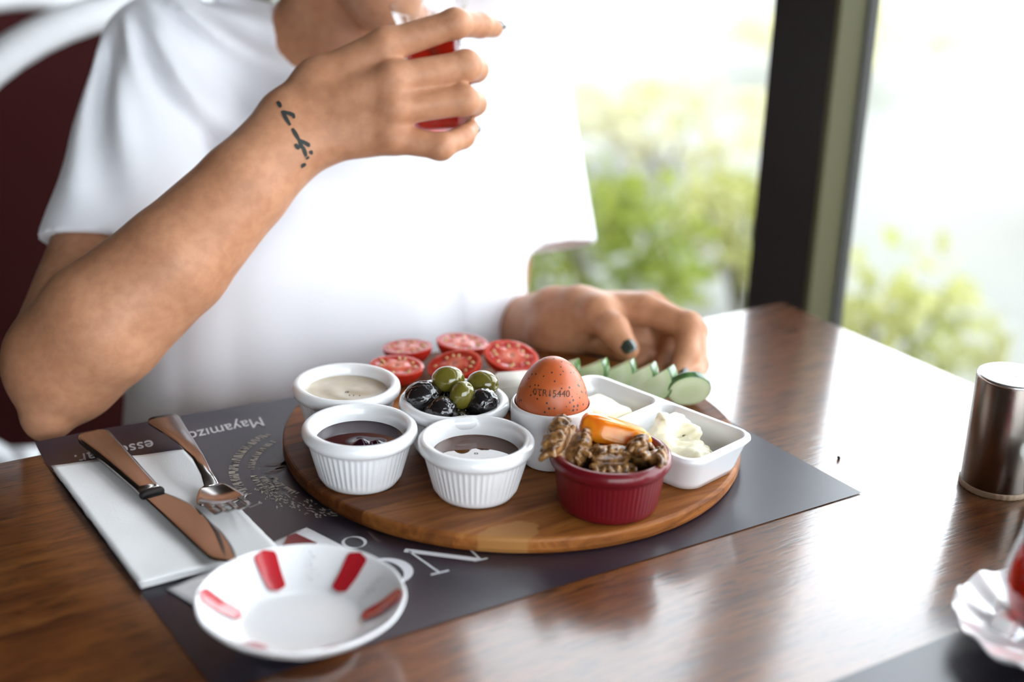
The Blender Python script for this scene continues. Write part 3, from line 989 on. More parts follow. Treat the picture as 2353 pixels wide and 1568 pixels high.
def liquid(name, key, z, r_, mat, label, cat, wob=None, n=64):
    x, y = RK[key]
    V, F = [], []
    prof = []
    rings = 22
    V.append((0, 0, wob(0, 0) if wob else 0))
    for i in range(1, rings + 1):
        q = i / rings
        for k in range(n):
            a = 2 * math.pi * k / n
            px, py = r_ * q * math.cos(a), r_ * q * math.sin(a)
            men = .0006 * q ** 14
            V.append((px, py, men + (wob(px, py) if wob else 0)))
    for k in range(n): F.append((0, 1 + k, 1 + (k + 1) % n))
    for i in range(rings - 1):
        for k in range(n):
            k2 = (k + 1) % n
            F.append((1 + i * n + k, 1 + i * n + k2, 1 + (i + 1) * n + k2, 1 + (i + 1) * n + k))
    # underside body so that it is a real volume
    b = len(V); depth = .010
    for k in range(n):
        a = 2 * math.pi * k / n
        V.append(((r_ - .0028) * math.cos(a), (r_ - .0028) * math.sin(a), -depth))
    last = 1 + (rings - 1) * n
    for k in range(n):
        k2 = (k + 1) % n
        F.append((last + k2, last + k, b + k, b + k2))
    F.append(tuple(b + k for k in range(n - 1, -1, -1)))
    o = mesh_obj(name, V, F, mat, loc=(x, y, BT + z))
    tag(o, label, cat)
    return o
liquid('tahini', 'tahini', .0268, .0250, 'tahini', 'smooth beige tahini filling the rear left ramekin', 'tahini', lambda x, y: .00025 * math.sin(9 * math.hypot(x - .01, y) * 100 * .5) * max(0, 1 - (math.hypot(x, y) / .024) ** 4))
def jam_wob(x, y):
    return .0032 * math.exp(-((x + .002) ** 2 + (y + .006) ** 2) / (.0042 ** 2)) + .0018 * math.exp(-((x - .006) ** 2 + (y + .009) ** 2) / (.003 ** 2))
liquid('jam', 'jam', .0246, .0257, 'jam', 'glossy dark purple jam with a fruit lump in the front left ramekin', 'jam', jam_wob)
liquid('honey', 'honey', .0236, .0254, 'honey', 'clear dark brown honey in the front centre ramekin', 'honey')

# tiny specks on the tahini
for dx, dy, wh in ((-.001, -.006, 'leftmost'), (.001, -.0075, 'middle one'), (.004, -.0095, 'rightmost')):
    bm = bmesh.new(); bmesh.ops.create_icosphere(bm, subdivisions=1, radius=.00035)
    o = bm_obj('sesame_speck', bm, 'crumb', loc=(RK['tahini'][0] + dx, RK['tahini'][1] + dy, BT + .0271))
    tag(o, 'tiny dark speck on the beige tahini, %s of three' % wh, 'speck', 'specks on the tahini')

# ------------------------------------------------------------------ olives
def olive_mesh(a, b, wrinkle, seed):
    bm = bmesh.new(); bmesh.ops.create_icosphere(bm, subdivisions=5 if wrinkle else 4, radius=1)
    for v in bm.verts:
        p = v.co.copy()
        k = 1.0
        if wrinkle:
            q = Vector((p.x * 2.2, p.y * 2.2, p.z * 1.2)) + Vector((seed * 3.3, seed, 0))
            r1 = 1 - abs(mnoise.noise(q * 1.6)) * 2
            r2 = 1 - abs(mnoise.noise(q * 3.4 + Vector((9, 0, 0)))) * 2
            k += .035 * r1 + .034 * r2 + .016 * (1 - abs(mnoise.noise(q * 6.0)) * 2) + .05 * mnoise.noise(q * .6)
        else:
            k += .03 * mnoise.noise(p * 1.2 + Vector((seed, 0, 0)))
            k -= .16 * math.exp(-((p - Vector((0, 0, 1))).length / .22) ** 2)
        v.co = Vector((p.x * a * k, p.y * a * k, p.z * b * k))
    return bm
ox, oy = RK['olive']
def olive(dx, dy, z, kind, rot, label, seed, s=1.0):
    if kind == 'g': bm = olive_mesh(.0080 * s, .0100 * s, False, seed)
    else: bm = olive_mesh(.0088 * s, .0106 * s, True, seed)
    o = bm_obj('green_olive' if kind == 'g' else 'black_olive', bm, 'olive_green' if kind == 'g' else 'olive_black', loc=(ox + dx, oy + dy, BT + z), rot=rot)
    tag(o, label, 'olive', 'olives in the white ramekin')
# camera-right on the board is (0.84, -0.54); away is (0.55, 0.83)
def cr(r_, a): return (.842 * r_ + .54 * a, -.54 * r_ + .842 * a)
for r_, a, z, kind, rot, label, s in (
        (-.0040, .0060, .0425, 'g', (R(80), R(20), R(40)), 'green olive at the top left of the pile', 1.0),
        (.0165, .0080, .0395, 'g', (R(70), R(80), R(10)), 'green olive with a stem pit at the right of the pile', 1.0),
        (.0045, -.0060, .0375, 'g', (R(25), R(15), R(0)), 'green olive standing upright in the middle of the pile', .93),
        (-.0185, -.0010, .0335, 'b', (R(80), R(0), R(70)), 'glossy wrinkled black olive at the left edge of the ramekin', 1.05),
        (-.0075, -.0120, .0295, 'b', (R(60), R(30), R(20)), 'wrinkled black olive at the front left of the pile', .95),
        (.0165, -.0070, .0330, 'b', (R(30), R(40), R(-30)), 'wrinkled black olive at the front right of the pile', .98),
        (.0045, -.0175, .0235, 'b', (R(90), R(0), R(100)), 'black olive low at the very front of the ramekin', .90),
        (-.0090, .0140, .0290, 'b', (R(90), R(0), R(30)), 'black olive half hidden at the back left of the pile', .95),
        (.0075, .0150, .0270, 'b', (R(90), R(40), R(60)), 'black olive hidden at the back right of the pile', .95),
        (.0020, .0005, .0190, 'b', (R(90), R(10), R(0)), 'black olive buried in the middle of the ramekin', 1.0),
        (-.0125, .0030, .0150, 'b', (R(90), R(10), R(80)), 'black olive buried at the left of the ramekin', .9),
        (.0140, .0030, .0160, 'b', (R(90), R(10), R(50)), 'black olive buried at the right of the ramekin', .9)):
    dx, dy = cr(r_, a)
    olive(dx, dy, z, kind, rot, label, int(1000 * abs(r_ + 2 * a)) + 3, s)

# ------------------------------------------------------------------ walnuts, apricot and filling in the red ramekin
rx_, ry_ = RK['red']
def filling():
    n = 48
    V = [(0, 0, 0)]; F = []
    rings = 16; r0 = .0252
    def hgt(x, y):
        return .003 * mnoise.noise(Vector((x * 140, y * 140, 2))) + .002 * mnoise.noise(Vector((x * 330, y * 330, 5)))
    for i in range(1, rings + 1):
        for k in range(n):
            a = 2 * math.pi * k / n; q = r0 * i / rings
            V.append((q * math.cos(a), q * math.sin(a), hgt(q * math.cos(a), q * math.sin(a)) * (1 - (i / rings) ** 6)))
    for k in range(n): F.append((0, 1 + k, 1 + (k + 1) % n))
    for i in range(rings - 1):
        for k in range(n):
            k2 = (k + 1) % n
            F.append((1 + i * n + k, 1 + i * n + k2, 1 + (i + 1) * n + k2, 1 + (i + 1) * n + k))
    b = len(V)
    for k in range(n):
        a = 2 * math.pi * k / n; V.append((.0238 * math.cos(a), .0238 * math.sin(a), -.012))
    last = 1 + (rings - 1) * n
    for k in range(n):
        k2 = (k + 1) % n; F.append((last + k2, last + k, b + k, b + k2))
    F.append(tuple(b + k for k in range(n - 1, -1, -1)))
    return V, F
o = mesh_obj('chopped_nut_filling', *filling(), 'nut_mix', loc=(rx_, ry_, BT + .0215))
tag(o, 'dark sticky chopped nut and fruit filling inside the red ramekin', 'filling', kind='stuff')
def walnut_mesh(L, W, H, seed):
    rg = random.Random(seed)
    v_ = .00075
    f = Field(axis((-L - .006, v_), L + .006), axis((-W - .006, v_), W + .006), axis((-.008, v_), H + .006))
    for side in (-1, 1):
        f.ell((0, side * W * .46, H * .12), (L * .84, W * .42, H * .55), .002)
        n = 8
        for i in range(n):
            x = L * (-.86 + 1.72 * i / (n - 1)) + rg.uniform(-.0009, .0009)
            k = math.sqrt(max(.10, 1 - (x / (L * 1.06)) ** 2))
            q = rg.uniform(.86, 1.12)
            pts_ = []
            for t in range(6):
                th = R(68 - 78 * t / 5)
                pts_.append(Vector((x * (1 + .10 * t / 5) + rg.uniform(-.0013, .0013), side * (W * .16 + W * .80 * math.cos(th) * (.5 + .5 * k)), H * .92 * q * math.sin(th) * k)))
            r_ = rg.uniform(.0012, .0018)
            for a_, b_ in zip(pts_[:-1], pts_[1:]):
                f.cone(a_, b_, r_ * rg.uniform(.8, 1.25), r_ * rg.uniform(.8, 1.25), .0008)
            if rg.random() < .7:
                j_ = rg.randrange(1, 4)
                f.cone(pts_[j_], pts_[j_] + Vector((rg.choice((-1, 1)) * .0030, side * .0012, -.0004)), r_, r_ * .8, .0008)
    f.cone((-L * .8, 0, 0), (L * .8, 0, 0), .0022, .0022, .001)
    return f.mesh()
for r_, a, z, L, W, H, rot, sd, label in (
        (-.0245, -.0010, .0355, .0150, .0125, .0105, (R(35), R(-28), R(35)), 1, 'walnut half perched on the left rim of the red ramekin'),
        (.0000, -.0120, .0285, .0140, .0110, .0090, (R(35), R(6), R(-15)), 2, 'walnut half lying at the front inside the red ramekin'),
        (.0190, -.0040, .0320, .0130, .0115, .0100, (R(28), R(20), R(50)), 3, 'walnut half at the right side of the red ramekin below the apricot'),
        (-.0035, .0030, .0260, .0110, .0090, .0080, (R(10), R(0), R(80)), 4, 'darker walnut piece deep inside the red ramekin'),
        (.0190, .0060, .0255, .0090, .0075, .0070, (R(40), R(50), R(-20)), 5, 'small walnut piece tucked at the right wall of the red ramekin')):
    dx, dy = cr(r_, a)
    V, F = walnut_mesh(L, W, H, sd)
    o = np_obj('walnut_half', V, F, 'walnut', loc=(rx_ + dx, ry_ + dy, BT + z), smooth_it=1); o.rotation_euler = rot
    tag(o, label, 'walnut', 'walnuts in the red ramekin')

def apricot_mesh():
    bm = bmesh.new(); bmesh.ops.create_icosphere(bm, subdivisions=5, radius=1)
    for v in bm.verts:
        p = v.co.copy()
        e = .55
        f_ = lambda t: math.copysign(abs(t) ** e, t)
        n1 = mnoise.noise(p * 2.4 + Vector((3, 1, 0)))
        x = f_(p.x) * .0205; y = f_(p.y) * .0072 * (1 + .25 * n1); z = f_(p.z) * (.0085 - .0020 * (p.x + 1) * .5) * (1 + .12 * n1)
        y += .0030 * (p.x ** 2)
        if p.z > 0: z -= .0016 * math.exp(-(p.y / .35) ** 2)
        v.co = Vector((x, y, z))
    return bm
dx, dy = cr(.0035, .0120)
o = bm_obj('dried_apricot', apricot_mesh(), 'apricot', loc=(rx_ + dx, ry_ + dy, BT + .0378), rot=(R(-14), R(14), R(-38)))
tag(o, 'bright orange dried apricot on top of the walnuts in the red ramekin', 'apricot')

# ------------------------------------------------------------------ egg in its cup
EX, EY = .4352, .6195
prof = [(0, .0015), (.0120, .0015), (.0126, 0), (.0150, .0006), (.0165, .0030), (.0190, .0080), (.0215, .0150), (.0232, .0230), (.0238, .0310), (.0237, .0365), (.0232, .0382), (.0222, .0386), (.0214, .0376), (.0210, .0340), (.0195, .0260), (.0165, .0180), (.0110, .0120), (0, .0100)]
V, F = lathe(smooth_profile(prof, 4), 72)
o = mesh_obj('egg_cup', V, F, 'porcelain', loc=(EX, EY, BT + .0002))
tag(o, 'plain white porcelain egg cup holding the brown egg', 'egg cup')
def egg_r(t):     # t 0 bottom .. 1 top ; returns (r, z)
    a = math.pi * t
    z = -math.cos(a)
    r_ = math.sin(a) * (1 - .13 * z)
    return .0210 * r_ / 1.0, .0264 * z
V, F = lathe([egg_r(k / 48) if 0 < k < 48 else (0, egg_r(k / 48)[1]) for k in range(49)], 72)
EGZ = BT + .0395
egg = mesh_obj('boiled_egg', V, F, 'egg', loc=(EX, EY, EGZ))
tag(egg, 'brown speckled boiled egg with a printed stamp in the white cup', 'egg')
st = text_mesh('0TR15440', .0056, (0, 0, 0), 0, 'egg_ink', None, align='CENTER', name='egg_stamp', sx=.95)
# wrap the stamp on the shell, facing the lens side
ang0 = math.atan2(-.80, -.60)
for v in st.data.vertices:
    zz = .0098 + v.co.y * .9 - 6.0 * v.co.x * v.co.x
    t = math.acos(max(-1, min(1, -zz / .0264))) / math.pi
    rr, z2 = egg_r(t)
    rr += .00018; an = ang0 + v.co.x / rr
    v.co = Vector((rr * math.cos(an), rr * math.sin(an), z2 + .0001))
st.parent = egg

# ------------------------------------------------------------------ two-compartment dish with butter and cream
DC = (.4900, .6060); DA = R(13)
dish = empty('divided_dish', (DC[0], DC[1], BT + .0002), (0, 0, DA))
def rrect(hx, hy, r_, n=8):
    out = []
    for cx, cy, a0 in ((hx - r_, hy - r_, 0), (-hx + r_, hy - r_, 90), (-hx + r_, -hy + r_, 180), (hx - r_, -hy + r_, 270)):
        for k in range(n + 1):
            a = R(a0 + 90 * k / n); out.append((cx + r_ * math.cos(a), cy + r_ * math.sin(a)))
    return out
HX, HY, HZ = .0305, .0640, .0235
def loft(loops, cap0=True, cap1=True):
    m = len(loops[0]); V, F = [], []
    for lo in loops: V += lo
    for i in range(len(loops) - 1):
        for k in range(m):
            k2 = (k + 1) % m
            F.append((i * m + k, i * m + k2, (i + 1) * m + k2, (i + 1) * m + k))
    if cap0: F.append(tuple(range(m - 1, -1, -1)))
    if cap1: F.append(tuple((len(loops) - 1) * m + k for k in range(m)))
    return V, F
def L3(pts, z, ox=0, oy=0): return [(x + ox, y + oy, z) for x, y in pts]
# outer shell up to the rim, closed on top by a plate with two basins
loops = [L3(rrect(HX - .0095, HY - .0095, .010), 0), L3(rrect(HX - .0075, HY - .0075, .011), .0008), L3(rrect(HX - .0055, HY - .0055, .011), .005),
         L3(rrect(HX - .0020, HY - .0020, .011), HZ - .005), L3(rrect(HX, HY, .011), HZ - .0022), L3(rrect(HX - .0002, HY - .0002, .011), HZ - .0008), L3(rrect(HX - .0012, HY - .0012, .011), HZ)]
Vo, Fo = loft(loops, True, False)
rim = loops[-1]; m = len(rim)
V, F = list(Vo), list(Fo)
rim0 = len(V) - m
# basins
def basin(y0, y1):
    hx, hy = HX - .0032, (y1 - y0) / 2; cy = (y0 + y1) / 2
    return [L3(rrect(hx, hy, .009), HZ, 0, cy), L3(rrect(hx - .0006, hy - .0006, .009), HZ - .0006, 0, cy), L3(rrect(hx - .0022, hy - .0022, .008), .011, 0, cy), L3(rrect(hx - .0038, hy - .0038, .007), .0055, 0, cy), L3(rrect(hx - .0075, hy - .0075, .005), .0035, 0, cy)]
YD = .0040
for (y0, y1) in ((-HY + .0032, YD - .0014), (YD + .0014, HY - .0032)):
    bl = basin(y0, y1)
    vb, fb = loft(bl, False, True)
    b = len(V); V += vb
    F += [tuple(b + i for i in f) if len(f) == 4 else tuple(b + i for i in f) for f in fb]
body = mesh_obj('dish_body', V, F, 'porcelain2', dish)
# flat rim plate between the outer edge and the two basins, as a bmesh fill
bm = bmesh.new()
def ring_bm(pts):
    vs = [bm.verts.new(p) for p in pts]
    return [bm.edges.new((vs[k], vs[(k + 1) % len(vs)])) for k in range(len(vs))]
es = ring_bm(rim) + ring_bm(basin(-HY + .0032, YD - .0014)[0]) + ring_bm(basin(YD + .0014, HY - .0032)[0])
bmesh.ops.triangle_fill(bm, edges=es, use_beauty=True)
for f in bm.faces:
    if f.normal.z < 0: f.normal_flip()
me = bpy.data.meshes.new('dish_rim'); bm.to_mesh(me); bm.free()
link_mesh('dish_rim', me, 'porcelain2', dish, False)
tag(dish, 'white rectangular two-compartment dish with butter and cream, right on the board', 'dish')

def dish_pt(x, y, z):
    c, s = math.cos(DA), math.sin(DA)
    return (DC[0] + c * x - s * y, DC[1] + s * x + c * y, BT + z)
def butter_bm():
    bm = box_bm(-.0125, .0125, -.0165, .0165, 0, .0175, .0035, 3)
    bmesh.ops.subdivide_edges(bm, edges=list(bm.edges), cuts=2, use_grid_fill=True)
    for v in bm.verts:
        n1 = mnoise.noise(v.co * 130); n2 = mnoise.noise(v.co * 60 + Vector((4, 0, 0)))
        v.co += Vector((n1 * .0007, n2 * .0009, n1 * .0006 + (n2 * .0012 if v.co.z > .012 else 0)))
    return bm
o = bm_obj('butter_piece', butter_bm(), 'butter', loc=dish_pt(-.0015, .0285, .0040), rot=(0, 0, DA + R(-8)))
tag(o, 'pale block of butter in the rear compartment beside the egg', 'butter')
# curled cream: a lump with a folded flap, meshed from soft shapes
f_ = Field(axis((-.026, .0009), .026), axis((-.028, .0009), .028), axis((-.002, .0009), .040))
f_.ell((0, -.003, .005), (.0165, .0175, .0075), .004)
f_.ell((-.006, -.012, .007), (.009, .008, .006), .004)
f_.cone((-.010, .006, .006), (.004, .012, .012), .006, .006, .006)
f_.cone((.004, .012, .012), (.012, .006, .018), .0055, .0042, .006)
f_.cone((.012, .006, .018), (.012, -.006, .015), .0045, .0038, .005)
f_.cone((.000, .012, .012), (-.003, .010, .025), .0050, .0030, .005)
f_.cone((-.003, .010, .025), (-.008, .006, .026), .0030, .0018, .004)
f_.cone((.012, .006, .018), (.002, .011, .024), .0040, .0030, .004)
X, Y, Z = f_.xs[:, None, None], f_.ys[None, :, None], f_.zs[None, None, :]
f_.f += (.0007 * np.sin(X * 900 + Y * 400) * np.sin(Z * 700 + Y * 500)).astype(np.float32)
f_.f = np.maximum(f_.f, -Z - 0 * X - 0 * Y)
V, F = f_.mesh()
o = np_obj('cream_curl', V, F, 'cream', loc=dish_pt(.0010, -.0290, .0038)); o.rotation_euler = (0, 0, DA + R(20))
tag(o, 'soft curl of clotted cream in the front compartment of the dish', 'cream')

# ------------------------------------------------------------------ tomatoes
def tomato(x, y, z, rot, s, label, seed):
    # half a plum tomato: round skin below (local -z), cut face in the x-y plane
    t = empty('tomato_half', (x, y, z), rot)
    a, b, c = .0185 * s, .0135 * s, .0150 * s
    V, F = [], []
    n = 48; rings = 14
    for i in range(rings + 1):
        th = R(90) * i / rings
        for k in range(n):
            ph = 2 * math.pi * k / n
            V.append((a * math.cos(th) * math.cos(ph), b * math.cos(th) * math.sin(ph), -c * math.sin(th)))
    for i in range(rings):
        for k in range(n):
            k2 = (k + 1) % n
            F.append((i * n + k, (i + 1) * n + k, (i + 1) * n + k2, i * n + k2))
    mesh_obj('skin', V, F, 'tomato_skin', t)
    V, F = [(0, 0, .0004)], []
    rr = 12
    for i in range(1, rr + 1):
        q = i / rr
        for k in range(n):
            ph = 2 * math.pi * k / n
            z_ = 0
            if .35 < q < .82: z_ = -.0009 * math.sin((q - .35) / .47 * math.pi) * (.6 + .4 * math.cos(ph * 5 + seed))
            V.append((a * q * math.cos(ph), b * q * math.sin(ph), z_ + (.0003 if q < 1 else 0)))
    for k in range(n): F.append((0, 1 + k, 1 + (k + 1) % n))
    for i in range(rr - 1):
        for k in range(n):
            k2 = (k + 1) % n
            F.append((1 + i * n + k, 1 + i * n + k2, 1 + (i + 1) * n + k2, 1 + (i + 1) * n + k))
    mesh_obj('flesh', V, F, 'tomato_flesh', t)
    rg = random.Random(seed)
    for k in range(11):
        ph = 2 * math.pi * (k + rg.uniform(-.45, .45)) / 11
        q = rg.uniform(.56, .74)
        bm = bmesh.new(); bmesh.ops.create_icosphere(bm, subdivisions=2, radius=1)
        for v in bm.verts: v.co = Vector((v.co.x * .0014, v.co.y * .0010, v.co.z * .0007))
        bm_obj('seed', bm, 'seed', t, True, (a * q * math.cos(ph), b * q * math.sin(ph), .0000), (rg.uniform(-.4, .4), rg.uniform(-.4, .4), ph))
    tag(t, label, 'tomato', 'tomato halves at the back of the board')
    return t
VY = R(-33.2)     # yaw that makes local x run across the view
tomato(.4120, .7650, BT + .0140, (R(10), R(2), VY), .96, 'tomato half at the left front of the group, seeds facing up', 11)
tomato(.4345, .7920, BT + .0140, (R(4), R(-4), VY), .92, 'tomato half at the left back, seen over the front one', 12)
tomato(.4450, .7470, BT + .0150, (R(22), R(-12), VY), .98, 'tomato half in the middle front behind the green olives', 13)
tomato(.4690, .7770, BT + .0165, (R(6), R(4), VY), .96, 'tomato half in the middle back of the group', 14)
tomato(.4855, .7405, BT + .0160, (R(26), R(10), VY), 1.0, 'shiny tomato half at the right end of the group', 15)

# ------------------------------------------------------------------ cheese slab
bm = bmesh.new()
pts = [(-.020, -.012), (.020, -.016), (.024, .010), (-.012, .014)]
V, F = poly_prism(pts, 0, .014)
V = [(x, y, z + (.006 * (x + .02) / .04 if z > 0 else 0)) for x, y, z in V]
for v in V: bm.verts.new(v)
bm.verts.ensure_lookup_table()
for f in F: bm.faces.new([bm.verts[i] for i in f])
bmesh.ops.bevel(bm, geom=list(bm.edges), offset=.0012, segments=2, affect='EDGES')
o = bm_obj('white_cheese_slab', bm, 'cheese', loc=(.4640, .7030, BT + .0004), rot=(0, 0, VY))
tag(o, 'white cheese slab between the olives and the brown egg', 'cheese')

# ------------------------------------------------------------------ cucumber slices
def cuke_slice(x, y, z, rot, label, full=False, r_=.0150, th=.0055, half=R(180)):
    t = empty('cucumber_slice', (x, y, z), rot)
    n = 40
    a0, a1 = (0, 2 * math.pi) if full else (R(90) - half / 2, R(90) + half / 2)
    arc = [(r_ * math.cos(a0 + (a1 - a0) * k / n), r_ * math.sin(a0 + (a1 - a0) * k / n)) for k in range(n if full else n + 1)]
    inner = [(x_ * .955, y_ * .955) for x_, y_ in arc]
    if not full: inner = inner + [(0, 0)]
    V, F = poly_prism(inner, -th / 2, th / 2)
    # soft relief on both faces
    mesh_obj('flesh', V, F, 'cuke_flesh', t, False)
    V, F = [], []
    m = len(arc)
    for (x_, y_) in arc:
        for q, z_ in ((.955, -th / 2), (.99, -th / 2 + .0003), (1.0, -th / 2 + .001), (1.0, th / 2 - .001), (.99, th / 2 - .0003), (.955, th / 2)):
            V.append((x_ * q, y_ * q, z_))
    for k in range(m if full else m - 1):
        k2 = (k + 1) % m
        for q in range(5): F.append((k * 6 + q, k2 * 6 + q, k2 * 6 + q + 1, k * 6 + q + 1))
    mesh_obj('rind', V, F, 'cuke_skin', t)
    tag(t, label, 'cucumber', 'cucumber slices along the right of the board')
def cuke_rot(turn, roll):
    r_, a_, u_ = Vector((.842, -.54, 0)), Vector((.54, .842, 0)), Vector((0, 0, 1))
    ez = -(a_ * math.cos(turn)) - r_ * math.sin(turn)
    rr = r_ * math.cos(turn) - a_ * math.sin(turn)
    ey = rr * math.sin(roll) - u_ * math.cos(roll)
    ex = ey.cross(ez)
    m_ = Matrix((ex, ey, ez)).transposed()
    return m_.to_euler()
for x, y, turn, roll, lab in (
        (.4990, .7085, 20, 24, 'first of the cucumber wedges, just behind the egg'),
        (.5145, .6975, 24, 32, 'second cucumber wedge along from the egg'),
        (.5290, .6870, 22, 34, 'third cucumber wedge along from the egg'),
        (.5375, .6750, 26, 36, 'fourth cucumber wedge along from the egg'),
        (.5440, .6630, 30, 40, 'fifth cucumber wedge, beside the last flat round slice')):
    cuke_slice(x, y, BT + .0168, cuke_rot(R(turn), R(roll)), lab, r_=.0165, th=.0095, half=R(180))
cuke_slice(.5595, .6440, BT + .0128, cuke_rot(R(-5), R(0)), 'round cucumber slice leaning at the right end of the row', True, r_=.0142, th=.0050)
bpy.data.objects[[o.name for o in bpy.data.objects if o.name.startswith('cucumber_slice')][-1]].rotation_euler.rotate_axis('X', R(-26))
# ================================================================== NAPKIN, CUTLERY, PACKET, SAUCER
nap = empty('paper_napkin', (.2235, .690, MZ))
def napkin_layer(z, grow, seed):
    nx, ny = 24, 40
    V, F = [], []
    x0, x1, y0 = -.0370 - grow, .0365, -.0770 - grow * .5
    for i in range(nx + 1):
        for j in range(ny + 1):
            x = x0 + (x1 - x0) * i / nx; y1 = .0755 + grow - .017 * i / nx; y = y0 + (y1 - y0) * j / ny
            e = .0008 * mnoise.noise(Vector((x * 45 + seed, y * 30, seed)))
            ed = 1 if (i in (0, nx) or j in (0, ny)) else 0
            V.append((x + ed * .0006 * mnoise.noise(Vector((y * 120, seed, 0))) + .006 * (y / .08) * 0, y + ed * .0006 * mnoise.noise(Vector((x * 120, seed, 5))), z + e + .0005))
    m = ny + 1
    b = len(V)
    V += [(x, y, z_ - .0009) for x, y, z_ in V]
    for i in range(nx):
        for j in range(ny):
            a = i * m + j
            F.append((a, a + m, a + m + 1, a + 1)); F.append((b + a, b + a + 1, b + a + m + 1, b + a + m))
    ring = [i * m for i in range(nx + 1)] + [nx * m + j for j in range(1, ny + 1)] + [i * m + ny for i in range(nx - 1, -1, -1)] + [j for j in range(ny - 1, 0, -1)]
    for k in range(len(ring)):
        a, c = ring[k], ring[(k + 1) % len(ring)]
        F.append((a, b + a, b + c, c))
    return V, F
mesh_obj('lower_fold', *napkin_layer(.0012, 0, 1), 'paper', nap)
mesh_obj('upper_fold', *napkin_layer(.0036, .0008, 4), 'paper', nap)
tag(nap, 'white folded paper napkin under the knife and fork', 'napkin')
NZ = TZ + .0062

# knife: handle toward the sitter, blade toward us
kn = empty('table_knife', (.2215, .697, NZ), (0, 0, R(3.6)))
def flat_loft(sections):
    """sections: (y, x_left, x_right, z_low, z_high) ; rounded bar"""
    loops = []
    for (y, xl, xr, zl, zh) in sections:
        cx, hx = (xl + xr) / 2, (xr - xl) / 2; cz, hz = (zl + zh) / 2, (zh - zl) / 2
        lo = []
        for k in range(16):
            a = 2 * math.pi * k / 16
            f = lambda t: math.copysign(abs(t) ** .6, t)
            lo.append((cx + hx * f(math.cos(a)), y, cz + hz * f(math.sin(a))))
        loops.append(lo)
    return loft(loops)
hs = [(.0900, -.0050, .0050, .0020, .0040), (.0890, -.0085, .0085, .0004, .0060), (.0850, -.0098, .0098, 0, .0068), (.060, -.0088, .0088, 0, .0064), (.030, -.0074, .0074, 0, .0058), (.006, -.0064, .0064, 0, .0054), (.0012, -.0062, .0062, .0001, .0052)]
V, F = flat_loft(hs[::-1]); mesh_obj('handle', V, F, 'cutlery', kn)
V, F = flat_loft([(-.0030, -.0060, .0060, .0004, .0046), (-.0022, -.0070, .0070, .0001, .0054), (.0002, -.0070, .0070, .0001, .0054), (.0010, -.0060, .0060, .0004, .0046)]); mesh_obj('collar', V, F, 'frame_dark', kn)
bs = []
for k in range(26):
    t = k / 25; y = -.0032 - .0920 * t
    xr = .0060 + (.0075 * min(1, max(0, (t - .02) / .22)) ** .7) * (1 - max(0, (t - .55) / .45) ** 2.2)
    xl = -.0058 + .0010 * t + (.012 * max(0, (t - .86) / .14) ** 2.0)
    if xr < xl + .0008: xr = xl + .0008
    bs.append((y, xl, xr, .0016, .0016 + .0014 * (1 - .4 * t)))
V, F = flat_loft(bs[::-1]); mesh_obj('blade', V, F, 'cutlery', kn)
tag(kn, 'steel table knife lying on the white napkin', 'knife')

# fork: handle, neck, bowl and four tines curving up
fk = empty('dessert_fork', (.2545, .715, NZ), (0, 0, R(-4)))
hs = [(.0700, -.0055, .0055, .0050, .0072), (.0690, -.0090, .0090, .0036, .0078), (.0650, -.0098, .0098, .0034, .0078), (.045, -.0075, .0075, .0064, .0098), (.020, -.0050, .0050, .0096, .0124), (-.005, -.0034, .0034, .0098, .0126), (-.020, -.0032, .0032, .0060, .0088), (-.030, -.0044, .0044, .0030, .0054)]
V, F = flat_loft(hs[::-1]); mesh_obj('handle', V, F, 'cutlery', fk)
def fork_bowl():
    V, F = [], []
    nx, ny = 14, 12
    for side in (0, 1):
        for j in range(ny + 1):
            t = j / ny; y = -.029 - .022 * t
            w = .0044 + .0088 * min(1, t * 1.5) ** .55
            zc = .0036 - .0030 * math.sin(t * math.pi * .75)
            for i in range(nx + 1):
                u = i / nx * 2 - 1
                V.append((u * w, y, zc + .0030 * u * u * t + (.0013 if side else 0)))
    m = nx + 1; b = (ny + 1) * m
    for j in range(ny):
        for i in range(nx):
            a = j * m + i
            F.append((a, a + 1, a + m + 1, a + m)); F.append((b + a, b + a + m, b + a + m + 1, b + a + 1))
    ring = [i for i in range(m)] + [j * m + nx for j in range(1, ny + 1)] + [ny * m + i for i in range(nx - 1, -1, -1)] + [j * m for j in range(ny - 1, 0, -1)]
    for k in range(len(ring)):
        a, c = ring[k], ring[(k + 1) % len(ring)]; F.append((a, b + a, b + c, c))
    return V, F
mesh_obj('bowl', *fork_bowl(), 'cutlery', fk)
for u in (-.80, -.27, .27, .80):
    x = u * .0122
    V, F = flat_loft([(y, x - w, x + w, z, z + .0014) for y, w, z in ((-.050, .0018, .0030 * u * u + .0016), (-.060, .0016, .0030 * u * u + .0034), (-.070, .0014, .0075), (-.078, .0010, .0125), (-.082, .0005, .0152))][::-1])
    mesh_obj('tine', V, F, 'cutlery', fk)
tag(fk, 'steel dessert fork on the white napkin, tines curving up', 'fork')

